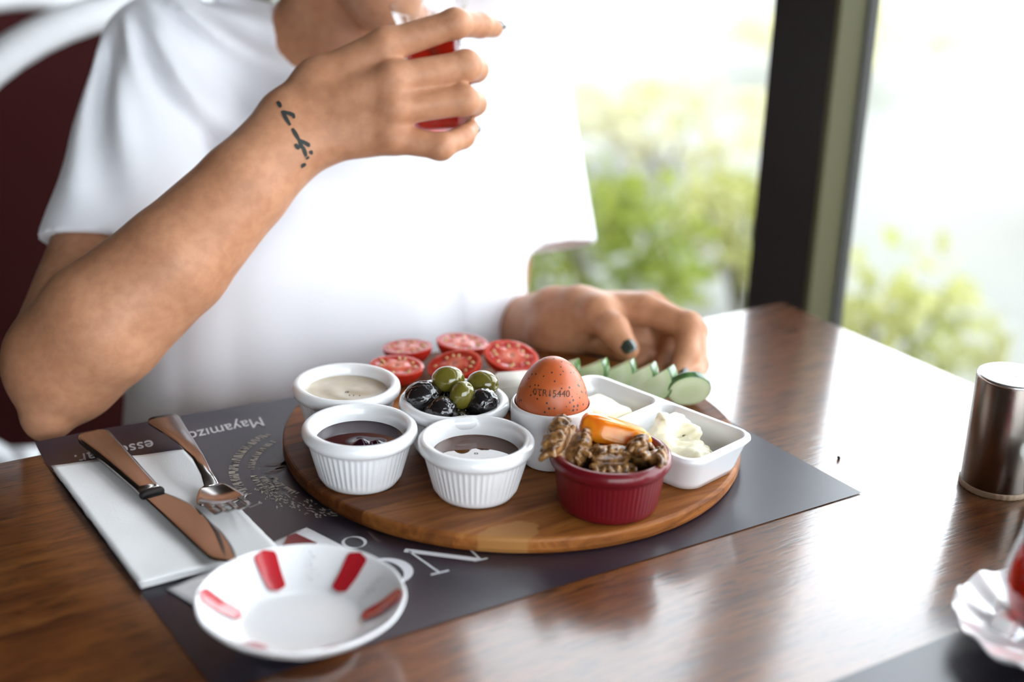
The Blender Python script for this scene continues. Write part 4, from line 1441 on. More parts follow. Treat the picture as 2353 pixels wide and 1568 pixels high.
# wet-wipe packet under the saucer
pk = empty('wipe_packet', (.2495, .5905, MZ + .0002), (0, 0, R(16)))
def packet():
    V, F = [], []
    nx, ny = 30, 22
    for side in (0, 1):
        for i in range(nx + 1):
            for j in range(ny + 1):
                x = -.0455 + .091 * i / nx; y = -.030 + .060 * j / ny
                ex = 1 - abs(2 * i / nx - 1) ** 6; ey = 1 - abs(2 * j / ny - 1) ** 6
                z = .0022 * ex * ey * (1 + .5 * mnoise.noise(Vector((x * 60, y * 60, 1)))) + .0004
                crimp = .0005 * math.sin(x * 2600) * (1 - ex)
                V.append((x, y, (z + crimp) if side else .0002))
    m = ny + 1; b = (nx + 1) * m
    for i in range(nx):
        for j in range(ny):
            a = i * m + j
            F.append((a, a + 1, a + m + 1, a + m)); F.append((b + a, b + a + m, b + a + m + 1, b + a + 1))
    ring = [i * m for i in range(nx + 1)] + [nx * m + j for j in range(1, ny + 1)] + [i * m + ny for i in range(nx - 1, -1, -1)] + [j for j in range(ny - 1, 0, -1)]
    for k in range(len(ring)):
        a, c = ring[k], ring[(k + 1) % len(ring)]; F.append((a, c, b + c, b + a))
    return V, F
mesh_obj('film', *packet(), 'packet', pk)
V, F = poly_prism([(.008, .010), (.034, .008), (.033, .024), (.028, .025)], .0034, .0037)
mesh_obj('red_print', V, F, 'packet_red', pk, False)
tag(pk, 'crinkled white wipe packet with a dark red print under the red-dotted saucer', 'packet')

# saucer with red petals
SC = (.2370, .5335)
SZ = MZ + .0042
sa = empty('tea_saucer', (SC[0], SC[1], SZ))
sprof = [(0, .0030), (.0235, .0026), (.0250, 0), (.0272, .0002), (.0282, .0026), (.0330, .0050), (.0420, .0100), (.0490, .0155), (.0522, .0190), (.0528, .0202), (.0520, .0208), (.0505, .0200), (.0470, .0170), (.0400, .0115), (.0330, .0078), (.0290, .0062), (.0200, .0056), (0, .0055)]
sprof = [(r_ * .925, z_ * .95) for r_, z_ in sprof]
def sau_mod(i, a): return 0
V, F = lathe(smooth_profile(sprof, 4), 96)
V = [(x * (1 + .004 * math.cos(12 * math.atan2(y, x)) * min(1, max(0, (math.hypot(x, y) - .040) / .012))), y * (1 + .004 * math.cos(12 * math.atan2(y, x)) * min(1, max(0, (math.hypot(x, y) - .040) / .012))), z) for x, y, z in V]
mesh_obj('dish', V, F, 'porcelain2', sa)
def inner_z(r_):
    pr = [(r0 * .925, z0 * .95) for r0, z0 in ((.0200, .0056), (.0290, .0062), (.0330, .0078), (.0400, .0115), (.0470, .0170), (.0505, .0200))]
    for (a, za), (b, zb) in zip(pr[:-1], pr[1:]):
        if a <= r_ <= b: return za + (zb - za) * (r_ - a) / (b - a)
    return pr[-1][1]
def petal(ang, r0, r1, w0, w1):
    V, F = [], []
    n, m = 14, 8
    for i in range(n + 1):
        t = i / n; r_ = r0 + (r1 - r0) * t
        e = min(1, math.sqrt(max(0, 1 - (max(0, (abs(2 * t - 1) - .72)) / .28) ** 2)) + .0)
        w = (w0 + (w1 - w0) * t) * max(.06, e)
        for j in range(m + 1):
            u = (j / m * 2 - 1) * w
            a = ang + u / r_
            V.append((r_ * math.cos(a), r_ * math.sin(a), inner_z(r_) + .0011))
    for i in range(n):
        for j in range(m):
            a = i * (m + 1) + j
            F.append((a, a + m + 1, a + m + 2, a + 1))
    return V, F
view_r = math.atan2(-.5384, .8421)      # direction of image right on the table
for k, dg in enumerate((180, 121, 60, 5, -58, -120)):
    V, F = petal(view_r + R(dg), .0278, .0468, .0042, .0060)
    mesh_obj('red_petal', V, F, 'red_paint', sa)
for k, dg in enumerate((150, 91, 33, -28, -88, -148)):
    V, F = [], []
    rg = random.Random(k)
    for q in range(26):
        r_ = .0315 + .013 * rg.random(); a = view_r + R(dg) + rg.gauss(0, .035) + (r_ - .04) * 4
        L = rg.uniform(.0006, .0018); an = rg.uniform(0, 6.28); w = .00022
        p = Vector((r_ * math.cos(a), r_ * math.sin(a), inner_z(r_) + .0011)); d = Vector((math.cos(an), math.sin(an), 0)); nn = Vector((-d.y, d.x, 0))
        b = len(V); V += [p + nn * w, p - nn * w, p + d * L - nn * w, p + d * L + nn * w]; F.append((b, b + 1, b + 2, b + 3))
    mesh_obj('grey_script', V, F, 'grey_script', sa, False)
tag(sa, 'white saucer with red petal marks at the lower left', 'saucer')

# ================================================================== SHAKERS
def shaker(x, y, label):
    t = empty('salt_shaker', (x, y, TZ))
    V, F = lathe([(0, 0), (.0212, 0), (.0214, .0006), (.0214, .0030), (.0208, .0036), (0, .0036)], 96, lambda i, a: (.00025 * math.cos(60 * a) if 1 <= i <= 4 else 0))
    mesh_obj('foot_ring', V, F, 'cork', t)
    V, F = lathe([(.0206, .0034), (.0206, .0690), (.0203, .0697), (.0, .0697)], 64); mesh_obj('body', V, F, 'steel', t)
    V, F = lathe([(.0205, .0692), (.0207, .0698), (.0203, .0708), (.0192, .0713), (0, .0716)], 64); lid = mesh_obj('lid', V, F, 'lid', t)
    for k in range(9):
        a = 2 * math.pi * k / 9 + (.3 if k % 2 else 0); r_ = .0042 + .0042 * ((k * 5) % 3) / 2
        V, F = lathe([(.0, .07165), (.0005, .07165), (.0005, .0713)], 10)
        mesh_obj('hole', V, F, 'hole', lid, False, (r_ * math.cos(a), r_ * math.sin(a), 0.0001 - .00035 * (r_ / .0084)))
    tag(t, label, 'shaker', 'steel shakers at the right')
shaker(.6640, .4815, 'steel salt shaker with a pierced lid at the right, nearest the window')
shaker(.7010, .4565, 'steel shaker cut off by the right edge of the picture')

# white sugar cup cut by the right edge
V, F = lathe(smooth_profile([(0, .002), (.012, .002), (.014, 0), (.017, .002), (.021, .010), (.024, .024), (.0255, .034), (.0250, .0355), (.0238, .034), (.021, .020), (.014, .008), (0, .006)], 4), 64)
o = mesh_obj('sugar_cup', V, F, 'porcelain', loc=(.6420, .4170, TZ)); tag(o, 'white porcelain cup just peeking in at the right edge', 'cup')

# ================================================================== SECOND TEA SETTING (lower right)
S2 = (.5450, .3430)
t = empty('tea_saucer', (S2[0], S2[1], MZ + .0002))
def flute(i, a): return 0
V, F = lathe(smooth_profile([(0, .0020), (.0215, .0018), (.0230, 0), (.0250, .0004), (.0300, .0035), (.0400, .0080), (.0490, .0125), (.0525, .0150), (.0528, .0160), (.0515, .0163), (.0440, .0125), (.0340, .0085), (.0260, .0062), (.0180, .0054), (0, .0052)], 4), 120)
V = [(x, y, z + (.0016 * math.cos(14 * math.atan2(y, x) + math.hypot(x, y) * 60) * min(1, max(0, (math.hypot(x, y) - .024) / .015)))) for x, y, z in V]
mesh_obj('dish', V, F, 'porcelain2', t)
tag(t, 'white fluted saucer with a glass of red tea at the lower right corner', 'saucer')
def tea_glass(loc, rot, label, tea_h):
    t = empty('tea_glass', loc, rot)
    op = [(0, 0), (.0150, 0), (.0168, .0012), (.0180, .0040), (.0222, .0160), (.0250, .0270), (.0252, .0340), (.0232, .0430), (.0205, .0530), (.0196, .0610), (.0208, .0720), (.0236, .0840), (.0268, .0940)]
    ip = [(.0256, .0940), (.0224, .0840), (.0196, .0720), (.0184, .0610), (.0193, .0530), (.0220, .0430), (.0240, .0340), (.0238, .0270), (.0205, .0150), (.0150, .0075), (0, .0060)]
    prof = smooth_profile(op, 4) + [(.0263, .0943)] + smooth_profile(ip, 4)
    V, F = lathe(prof, 64); mesh_obj('glass', V, F, 'tea_glass', t)
    ipr = smooth_profile(ip, 6)[::-1]
    tp = [(max(0, r_ - .0003), z) for r_, z in ipr if z <= tea_h]
    tp.append((tp[-1][0], tea_h)); tp.append((0, tea_h))
    V, F = lathe(tp, 64); mesh_obj('tea', V, F, 'tea', t)
    tag(t, label, 'tea glass')
    return t
tea_glass((S2[0] - .005, S2[1] + .005, MZ + .0060), (0, 0, 0), 'tulip glass of red tea on the fluted saucer, lower right corner', .080)
for k, (dx, dy, rz) in enumerate(((-.0230, .0180, .3), (-.0120, .0240, 1.1))):
    bm = box_bm(-.0062, .0062, -.0050, .0050, 0, .0070, .0008, 2)
    o = bm_obj('sugar_cube', bm, 'sugar', loc=(S2[0] + dx, S2[1] + dy, MZ + .0105), rot=(R(8), R(14), rz))
    tag(o, ('left' if k == 0 else 'right') + ' white sugar cube on the fluted saucer beside the tea glass', 'sugar cube', 'sugar cubes on the saucer')

bm = bmesh.new(); bmesh.ops.create_icosphere(bm, subdivisions=2, radius=.0011)
for v in bm.verts: v.co *= 1 + .4 * mnoise.noise(v.co * 900)
o = bm_obj('pepper_crumb', bm, 'crumb', loc=(.6067, .5541, TZ + .0009)); tag(o, 'tiny dark crumb on the bare table top', 'crumb')
# ================================================================== THE PERSON
BP = {
    'r_shoulder': (0.3710, 1.0436, 0.9285),
    'r_uparm': (0.2895, 0.9415, 0.8394),
    'r_elbow': (0.2198, 0.8468, 0.7836),
    'r_olec': (0.2022, 0.8331, 0.7559),
    'r_fore1': (0.2408, 0.8326, 0.8109),
    'r_fore2': (0.2850, 0.8209, 0.8489),
    'r_fore3': (0.3322, 0.8194, 0.8912),
    'r_wristA': (0.3681, 0.8297, 0.9291),
    'r_wristB': (0.3729, 0.8173, 0.9146),
    'r_wrist': (0.3693, 0.8241, 0.9214),
    'r_i0': (0.3911, 0.8286, 0.9487),
    'r_m0': (0.3858, 0.8199, 0.9361),
    'r_r0': (0.3831, 0.8147, 0.9262),
    'r_p0': (0.3830, 0.8130, 0.9167),
    'r_i1': (0.4281, 0.8097, 0.9747),
    'r_m1': (0.4248, 0.7934, 0.9564),
    'r_n1': (0.4216, 0.7874, 0.9387),
    'r_p1': (0.4200, 0.7855, 0.9208),
    'r_i2': (0.4674, 0.7906, 0.9895),
    'r_i3': (0.4925, 0.8018, 0.9855),
    'r_i4': (0.5085, 0.8101, 0.9818),
    'r_m2': (0.4701, 0.7812, 0.9640),
    'r_m3': (0.4884, 0.7994, 0.9573),
    'r_m4': (0.4979, 0.8227, 0.9493),
    'r_n2': (0.4644, 0.7731, 0.9436),
    'r_n3': (0.4831, 0.7910, 0.9368),
    'r_n4': (0.4917, 0.8128, 0.9298),
    'r_p2': (0.4449, 0.7685, 0.9166),
    'r_p3': (0.4661, 0.7762, 0.9192),
    'r_p4': (0.4787, 0.7869, 0.9213),
    'r_t1': (0.4171, 0.8425, 0.9466),
    'r_t2': (0.4533, 0.8623, 0.9494),
    'r_t3': (0.4847, 0.8701, 0.9444),
    'glass_top': (0.4806, 0.8490, 0.9963),
    'glass_bot': (0.4715, 0.8110, 0.9077),
    'l_wrist': (0.5538, 0.7890, 0.7723),
    'l_wristA': (0.5575, 0.7948, 0.7765),
    'l_wristB': (0.5507, 0.7824, 0.7674),
    'l_shoulder': (0.6341, 0.9983, 0.9271),
    'l_sleeve': (0.6184, 0.9289, 0.7794),
    'r_sleeve': (0.2757, 0.9244, 0.8297),
    'chin': (0.4925, 0.9333, 0.9878),
    'l_elbow': (0.5965, 0.9574, 0.6837),
    'l_fore1': (0.5737, 0.8668, 0.7329),
    'l_i0': (0.5643, 0.7750, 0.7850),
    'l_m0': (0.5738, 0.7854, 0.7792),
    'l_n0': (0.5786, 0.7915, 0.7714),
    'l_p0': (0.5803, 0.7933, 0.7637),
    'l_i1': (0.5946, 0.7389, 0.7914),
    'l_i2': (0.6098, 0.7078, 0.7871),
    'l_i3': (0.5999, 0.6950, 0.7727),
    'l_i4': (0.5883, 0.6895, 0.7636),
    'l_m1': (0.6112, 0.7537, 0.7860),
    'l_m2': (0.6289, 0.7239, 0.7740),
    'l_m3': (0.6119, 0.6984, 0.7608),
    'l_m4': (0.5939, 0.6802, 0.7567),
    'l_n1': (0.6198, 0.7690, 0.7757),
    'l_n2': (0.6210, 0.7358, 0.7661),
    'l_n3': (0.6037, 0.7182, 0.7587),
    'l_n4': (0.5874, 0.7101, 0.7568),
    'l_heel': (0.5780, 0.7419, 0.7625),
    'l_palmA': (0.5653, 0.7749, 0.7663),
    'l_palmB': (0.5983, 0.7500, 0.7647),
    'l_p1': (0.6161, 0.7724, 0.7695),
    'l_p2': (0.6143, 0.7498, 0.7593),
    'l_p3': (0.5948, 0.7329, 0.7559),
    'l_p4': (0.5794, 0.7280, 0.7566),
    'l_t0': (0.5600, 0.7735, 0.7753),
    'l_t1': (0.5635, 0.7519, 0.7892),
    'l_t2': (0.5628, 0.7312, 0.7847),
    'l_t3': (0.5638, 0.7160, 0.7753),
    'neck': (0.4918, 1.0004, 0.9375),
    'head_chin': (0.4889, 0.9299, 0.9751),
}
TATTOO = [
    [(0.3525, 0.8159, 0.9495), (0.3537, 0.8136, 0.9463), (0.3547, 0.8118, 0.9436)],
    [(0.3552, 0.8102, 0.9408), (0.3582, 0.8076, 0.9396), (0.3610, 0.8054, 0.9386), (0.3612, 0.8042, 0.9364)],
    [(0.3551, 0.8104, 0.9411), (0.3566, 0.8072, 0.9363), (0.3582, 0.8040, 0.9316)],
    [(0.3589, 0.8027, 0.9298), (0.3601, 0.8004, 0.9263), (0.3614, 0.7979, 0.9227)],
    [(0.3614, 0.7980, 0.9231), (0.3645, 0.7955, 0.9217), (0.3671, 0.7931, 0.9204), (0.3666, 0.7928, 0.9191)],
    [(0.3586, 0.7987, 0.9204), (0.3596, 0.7973, 0.9188), (0.3607, 0.7961, 0.9176)],
    [(0.3631, 0.7951, 0.9192), (0.3641, 0.7931, 0.9159), (0.3651, 0.7909, 0.9127)],
    [(0.3684, 0.7905, 0.9165), (0.3687, 0.7897, 0.9150), (0.3688, 0.7888, 0.9134)],
    [(0.3657, 0.7903, 0.9122), (0.3662, 0.7897, 0.9115), (0.3668, 0.7887, 0.9103)],
    [(0.3623, 0.7898, 0.9061), (0.3640, 0.7889, 0.9067), (0.3655, 0.7883, 0.9073)],
    [(0.3614, 0.7980, 0.9231), (0.3619, 0.7964, 0.9202), (0.3628, 0.7949, 0.9181)],
]

def vsub(a, b): return tuple(x - y for x, y in zip(a, b))
LA = np.array((.955, -.297, 0)); FD = np.array((-.297, -.955, 0))       # her left, her front
SMID = (np.array(BP['r_shoulder']) + np.array(BP['l_shoulder'])) / 2

TORSO = [  # z, centre x, centre y, half width, half depth
    (.38, .462, 1.010, .170, .125), (.50, .458, .990, .168, .118), (.62, .450, .945, .162, .112), (.72, .450, .945, .157, .110), (.80, .462, .962, .150, .106),
    (.86, .480, .985, .144, .098), (.90, .492, .998, .128, .086), (.93, .502, 1.010, .098, .068), (.955, .506, 1.016, .060, .052), (.975, .508, 1.018, .030, .030)]
def loft_d(X, Y, Z, off):
    k = np.array(TORSO); z = Z.ravel()
    cx, cy, rx, ry = [np.interp(z, k[:, 0], k[:, i])[None, None, :] for i in range(1, 5)]
    rx = rx - off; ry = ry - off
    dx, dy = X - cx, Y - cy
    u = dx * LA[0] + dy * LA[1]; w = dx * FD[0] + dy * FD[1]
    rho = (np.abs(u / rx) ** 2.4 + np.abs(w / ry) ** 2.4) ** (1 / 2.4)
    d = (rho - 1) * np.minimum(rx, ry)
    return np.maximum(d, np.maximum(Z - .972 + off, .40 + off - Z))

def build_body():
    f = Field(axis((.13, .003), (.355, .0017), (.70, .005), .84), axis((.655, .0017), (.90, .004), 1.16), axis((.44, .010), (.66, .004), (.735, .0017), (.835, .0025), (.885, .0017), (1.005, .004), 1.235))
    B = BP
    # trunk, neck
    sl, X, Y, Z = f.block((.28, .84, .44), (.68, 1.14, .97), .03)
    f.merge(sl, loft_d(X, Y, Z, .016), .01)
    neck0 = np.array((.499, 1.014, .915)); HC = np.array((.506, .990, 1.080))
    CH = np.array(B['chin'])
    f.cone(B['r_shoulder'], neck0, .036, .046, .03)
    f.cone(B['l_shoulder'], neck0, .036, .046, .03)
    f.cone(neck0, HC + (0, .012, -.05), .053, .049, .03)
    # head
    f.ell(HC + (0, .012, .022), (.073, .090, .094), .02)
    fm = HC + FD * .045 + (0, 0, -.030)
    f.cone(fm, CH, .046, .024, .02)
    for s in (-1, 1):
        f.cone(CH, HC + LA * s * .048 + FD * .005 + (0, 0, -.050), .021, .020, .012)
        f.ell(HC + LA * s * .034 + FD * .056 + (0, 0, -.022), (.024, .024, .022), .012)
        f.ell(HC + LA * s * .074 + (0, 0, -.008), (.008, .017, .028), .006)
        f.cone(HC + LA * s * .014 + FD * .080 + (0, 0, .017), HC + LA * s * .046 + FD * .066 + (0, 0, .019), .0075, .0060, .012)      # brow
        f.cone(HC + LA * s * .019 + FD * .0785 + (0, 0, .0090), HC + LA * s * .043 + FD * .0700 + (0, 0, .0085), .0050, .0040, .004)   # upper lid
        f.cone(HC + LA * s * .020 + FD * .0765 + (0, 0, -.0070), HC + LA * s * .042 + FD * .0690 + (0, 0, -.0060), .0042, .0036, .004)  # lower lid
    f.cone(HC + FD * .082 + (0, 0, .008), HC + FD * .099 + (0, 0, -.028), .0060, .0085, .010)
    for s in (-1, 1):
        f.ell(HC + LA * s * .0105 + FD * .088 + (0, 0, -.031), (.0070, .0070, .0062), .005)
    mo = CH + (HC + FD * .104 - CH) * .42 + FD * .002
    f.cone(mo - LA * .018, mo + LA * .018, .0065, .0065, .006)
    # right arm
    f.cone(B['r_shoulder'], B['r_uparm'], .045, .039, .004)
    f.cone(B['r_uparm'], B['r_elbow'], .039, .0370, .004)
    f.cone(B['r_elbow'], B['r_olec'], .034, .0160, .012)
    f.cone(B['r_elbow'], B['r_fore1'], .0385, .0405, .004)
    f.cone(B['r_fore1'], B['r_fore2'], .0405, .0355, .004)
    f.cone(B['r_fore2'], B['r_fore3'], .0355, .0290, .004)
    f.cone(B['r_fore3'], B['r_wrist'], .0290, .0225, .004)
    f.cone(B['r_fore3'], B['r_wristA'], .0250, .0190, .006)
    f.cone(B['r_fore3'], B['r_wristB'], .0250, .0190, .006)
    def hand(p, mc, k=.007):
        f.cone(B[p + 'wristA'], B[p + 'i0'], .0190, .0165, .006)
        f.cone(B[p + 'wristB'], B[p + 'p0'], .0190, .0150, .006)
        for q, (a, b) in mc.items():
            base = {'i': 'i0', 'm': 'm0', 'n': 'r0' if p == 'r_' else 'n0', 'p': 'p0'}[q]
            f.cone(B[p + base], B[p + q + '1'], a, b, k)
    hand('r_', {'i': (.0172, .0118), 'm': (.0160, .0112), 'n': (.0150, .0108), 'p': (.0140, .0102)})
    cw = -np.array((.51275, .78197, -.35441))       # roughly toward the table side, where the knuckles stand out
    for q, r_ in (('i', .0080), ('m', .0076), ('n', .0072), ('p', .0070)):
        c = np.array(B['r_' + q + '1']) + cw * .0036
        f.ell(c, (r_ * 1.2, r_, r_), .008)
    def finger(p, q, rr, k=.0035):
        for i in (1, 2, 3):
            f.cone(B[p + q + str(i)], B[p + q + str(i + 1)], rr[i - 1], rr[i], k if i > 1 else .004)
        c = np.array(B[p + q + '2']); f.ell(c, (rr[1] * 1.0,) * 3, .003)
    finger('r_', 'i', (.0106, .0092, .0080, .0066))
    finger('r_', 'm', (.0108, .0096, .0084, .0070))
    finger('r_', 'n', (.0104, .0092, .0080, .0068))
    finger('r_', 'p', (.0094, .0083, .0072, .0060))
    f.cone(B['r_i0'], B['r_t1'], .0150, .0125, .010)
    f.cone(B['r_t1'], B['r_t2'], .0120, .0105, .006); f.cone(B['r_t2'], B['r_t3'], .0105, .0085, .005)
    # left arm
    f.cone(B['l_shoulder'], B['l_elbow'], .044, .034, .004)
    f.cone(B['l_elbow'], B['l_fore1'], .0345, .0320, .004)
    f.cone(B['l_fore1'], B['l_wristA'], .0300, .0195, .006)
    f.cone(B['l_fore1'], B['l_wristB'], .0300, .0185, .006)
    hand('l_', {'i': (.0150, .0118), 'm': (.0150, .0118), 'n': (.0140, .0110), 'p': (.0130, .0102)})
    finger('l_', 'i', (.0110, .0094, .0084, .0070))
    finger('l_', 'm', (.0110, .0096, .0084, .0070))
    finger('l_', 'n', (.0104, .0090, .0080, .0068))
    finger('l_', 'p', (.0094, .0082, .0072, .0060))
    f.cone(B['l_wristB'], B['l_t0'], .0170, .0165, .010); f.cone(B['l_t0'], B['l_t1'], .0165, .0125, .010)
    f.cone(B['l_t1'], B['l_t2'], .0122, .0108, .006); f.cone(B['l_t2'], B['l_t3'], .0106, .0084, .004)
    f.cone(B['l_i0'], B['l_t1'], .0120, .0095, .010)
    f.cone(B['l_palmA'], B['l_palmB'], .0130, .0130, .004); f.cone(B['l_palmA'], B['l_heel'], .0125, .0085, .004); f.cone(B['l_heel'], B['l_p3'], .0085, .0070, .004)
    V, F = f.mesh()
    return V, F, HC, mo
V, F, HC, MO = build_body()
person = empty('person', (.455, .98, 0))
body = np_obj('body', V - np.array((.455, .98, 0)), F, 'skin', person, smooth_it=1)
tag(person, 'person in a white T-shirt seated behind the table, lifting a glass of tea', 'person')
PO = np.array((.455, .98, 0))

# ------------------------------------------------------------------ T-shirt
def build_shirt():
    f = Field(axis((.16, .0034), .78), axis((.82, .0034), 1.17), axis((.40, .006), (.70, .0034), 1.03))
    B = BP
    X, Y, Z = f.xs[:, None, None], f.ys[None, :, None], f.zs[None, None, :]
    f.f[:] = loft_d(X, Y, Z, 0).astype(np.float32)
    neck0 = np.array((.499, 1.014, .915))
    for s in ('r_', 'l_'):
        f.cone(B[s + 'shoulder'], neck0, .050, .050, .03)
    def sleeve(sh, end, r0, r1, tilt):
        a, b = np.array(sh), np.array(end)
        ax_ = (b - a) / np.linalg.norm(b - a)
        ext = b + ax_ * .05
        lo = np.minimum(a, ext) - .07; hi = np.maximum(a, ext) + .07
        sl, X_, Y_, Z_ = f.block(lo, hi, .03)
        d = cone_d(X_, Y_, Z_, a, ext, r0, r1)
        nv = ax_ + np.array(tilt); nv = nv / np.linalg.norm(nv)
        pl = (X_ - b[0]) * nv[0] + (Y_ - b[1]) * nv[1] + (Z_ - b[2]) * nv[2]
        d = np.maximum(d, pl)
        return sl, d, cone_d(X_, Y_, Z_, a + (b - a) * .80, ext + ax_ * .05, r1 - .0095, r1 - (.0060 if r1 < .05 else .0090)), pl
    hollows = []
    for args in ((B['r_shoulder'], B['r_sleeve'], .0515, .0455, (.0, .0, -.95)), (B['l_shoulder'], B['l_sleeve'], .052, .0620, (.0, .0, -.15))):
        sl, d, hol, pl = sleeve(*args)
        f.f[sl] = smin(f.f[sl], d.astype(np.float32), .02)
        hollows.append((sl, hol, np.clip((-pl - .004) / .03, .1, 1)))
    # folds
    u = (X - .455) * LA[0] + (Y - .965) * LA[1]
    w = (X - .455) * FD[0] + (Y - .965) * FD[1]
    low = np.clip((.86 - Z) / .16, 0, 1)
    def groove(c, wd): return np.exp(-((u - c) / wd) ** 2)
    wob = .010 * np.sin(Z * 22) + .006 * np.sin(Z * 41 + 1)
    disp = 0
    for c, wd, a in ((-.118, .008, .016), (-.080, .011, .018), (-.036, .016, .008), (.020, .020, .004), (.075, .016, .005), (.115, .010, .006)):
        disp = disp + a * low * np.exp(-((u + wob * (1 - low) - c) / wd) ** 2)
    total = np.zeros_like(f.f); total += disp
    # drag lines fanning from the right shoulder
    S = np.array(B['r_shoulder'])
    Rc = np.array((.8421, -.5384, .0303)); Uc = np.array((.1671, .3140, .9346))
    px, py, pz = X - S[0], Y - S[1], Z - S[2]
    a_ = px * Rc[0] + py * Rc[1] + pz * Rc[2]; b_ = px * Uc[0] + py * Uc[1] + pz * Uc[2]
    ang = np.arctan2(-(b_ - .075), a_ + .045)
    rad = np.sqrt((a_ + .045) ** 2 + (b_ - .075) ** 2)
    mask = np.clip((rad - .045) / .03, 0, 1) * np.clip((.26 - rad) / .12, 0, 1)
    fold = np.sin(ang * 19 + .8 * np.sin(rad * 38)) + .5 * np.sin(ang * 33 + 1.7 + rad * 20)
    total += mask * .0048 * fold
    # smaller crumples on the right sleeve
    al = np.clip(1 - np.abs(a_ + .055) / .07, 0, 1)
    total += al * .0010 * np.sin(b_ * 80 + a_ * 50 + 2 * np.sin(a_ * 40))
    for sl, hol, tp in hollows:
        total[sl] *= tp
    f.f += total
    for sl, hol, tp in hollows:
        f.f[sl] = np.maximum(f.f[sl], -(hol + total[sl]).astype(np.float32))
    # neck opening
    sl, X_, Y_, Z_ = f.block((.40, .88, .90), (.62, 1.08, 1.03), .02)
    hole = cone_d(X_, Y_, Z_, np.array((.495, .985, .952)), np.array((.505, .985, 1.06)), .063, .072)
    f.f[sl] = np.maximum(f.f[sl], -hole.astype(np.float32))
    return f.mesh()
V, F = build_shirt()
shirt = np_obj('t_shirt', V - PO, F, 'shirt', person, smooth_it=2)
shirt['label'] = 'loose white short-sleeved T-shirt'

# ------------------------------------------------------------------ trousers and shoes (below the table)
def build_trousers():
    f = Field(axis((.20, .008), .72), axis((.42, .008), 1.14), axis((.06, .008), .60))
    f.ell((.458, 1.0, .560), (.155, .115, .075), .03)
    for sx in (-1, 1):
        hip = np.array((.458, .985, .565)) + LA * sx * .075
        kn_ = hip + FD * .40 + np.array((0, 0, .005)); an = kn_ + np.array((.01, .06, -.47))
        f.cone(hip, kn_, .080, .060, .03); f.cone(kn_, an, .058, .045, .02)
    return f.mesh()
V, F = build_trousers(); np_obj('trousers', V - PO, F, 'trousers', person)
for sx in (-1, 1):
    an = np.array((.458, .985, .565)) + LA * sx * .075 + FD * .40 + np.array((.01, .06, -.47))
    bm = box_bm(-.042, .042, -.17, .07, .002, .085, .03, 4)
    bm_obj('shoe', bm, 'frame_dark', person, True, (an[0] - PO[0], an[1] - PO[1], 0), (0, 0, R(-17)))

# ------------------------------------------------------------------ hair, eyes
def build_hair():
    f = Field(axis((.39, .004), .63), axis((.86, .004), 1.16), axis((.98, .004), 1.26))
    f.ell(HC + (0, .018, .026), (.081, .096, .100), .01)
    f.ell(HC + np.array((.01, .105, .040)), (.036, .034, .036), .012)
    X, Y, Z = f.xs[:, None, None], f.ys[None, :, None], f.zs[None, None, :]
    w = (X - HC[0]) * FD[0] + (Y - HC[1]) * FD[1]
    hz = Z - HC[2]
    face = w - .022 - .55 * np.maximum(hz - .02, 0)         # keep hair behind the face line
    f.f = np.maximum(f.f, np.where(hz < .085, face, -1).astype(np.float32) * 1.0)
    f.f = np.maximum(f.f, (-.055 - hz + 0 * X + 0 * Y).astype(np.float32))
    return f.mesh()
V, F = build_hair(); hr = np_obj('hair', V - PO, F, 'hair', person); hr['label'] = 'dark hair tied back in a bun'
for s in (-1, 1):
    c = HC + LA * s * .031 + FD * .0680 + np.array((0, 0, .0015))
    bm = bmesh.new(); bmesh.ops.create_uvsphere(bm, u_segments=20, v_segments=12, radius=.0112)
    e = bm_obj('eye', bm, 'eye', person, True, tuple(c - PO))
    bm = bmesh.new(); bmesh.ops.create_uvsphere(bm, u_segments=16, v_segments=10, radius=.0058)
    bm_obj('iris', bm, 'iris', e, True, tuple(FD * .0062))

def build_lips():
    f = Field(axis((MO[0] - .035, .0012), MO[0] + .035), axis((MO[1] - .035, .0012), MO[1] + .035), axis((MO[2] - .02, .0012), MO[2] + .02))
    c = MO + FD * .0075
    for s in (-1, 1):
        f.cone(c + np.array((0, 0, .0040)), c + LA * s * .020 - FD * .006 + np.array((0, 0, .0004)), .0046, .0018, .002)
        f.cone(c + np.array((0, 0, -.0042)), c + LA * s * .020 - FD * .006 + np.array((0, 0, -.0004)), .0052, .0018, .002)
    return f.mesh()
V, F = build_lips(); np_obj('lips', V - PO, F, 'lips', person)
for s in (-1, 1):
    pts = [HC + LA * s * (.012 + .036 * k / 6) + FD * (.0885 - .020 * (k / 6) ** 1.6) + np.array((0, 0, .0205 + .0045 * math.sin(math.pi * k / 6 * .8))) - PO for k in range(7)]
    V, F = tube_mesh(pts, [.0016, .0024, .0026, .0025, .0022, .0017, .0009], 8)
    mesh_obj('eyebrow', V, F, 'hair', person)

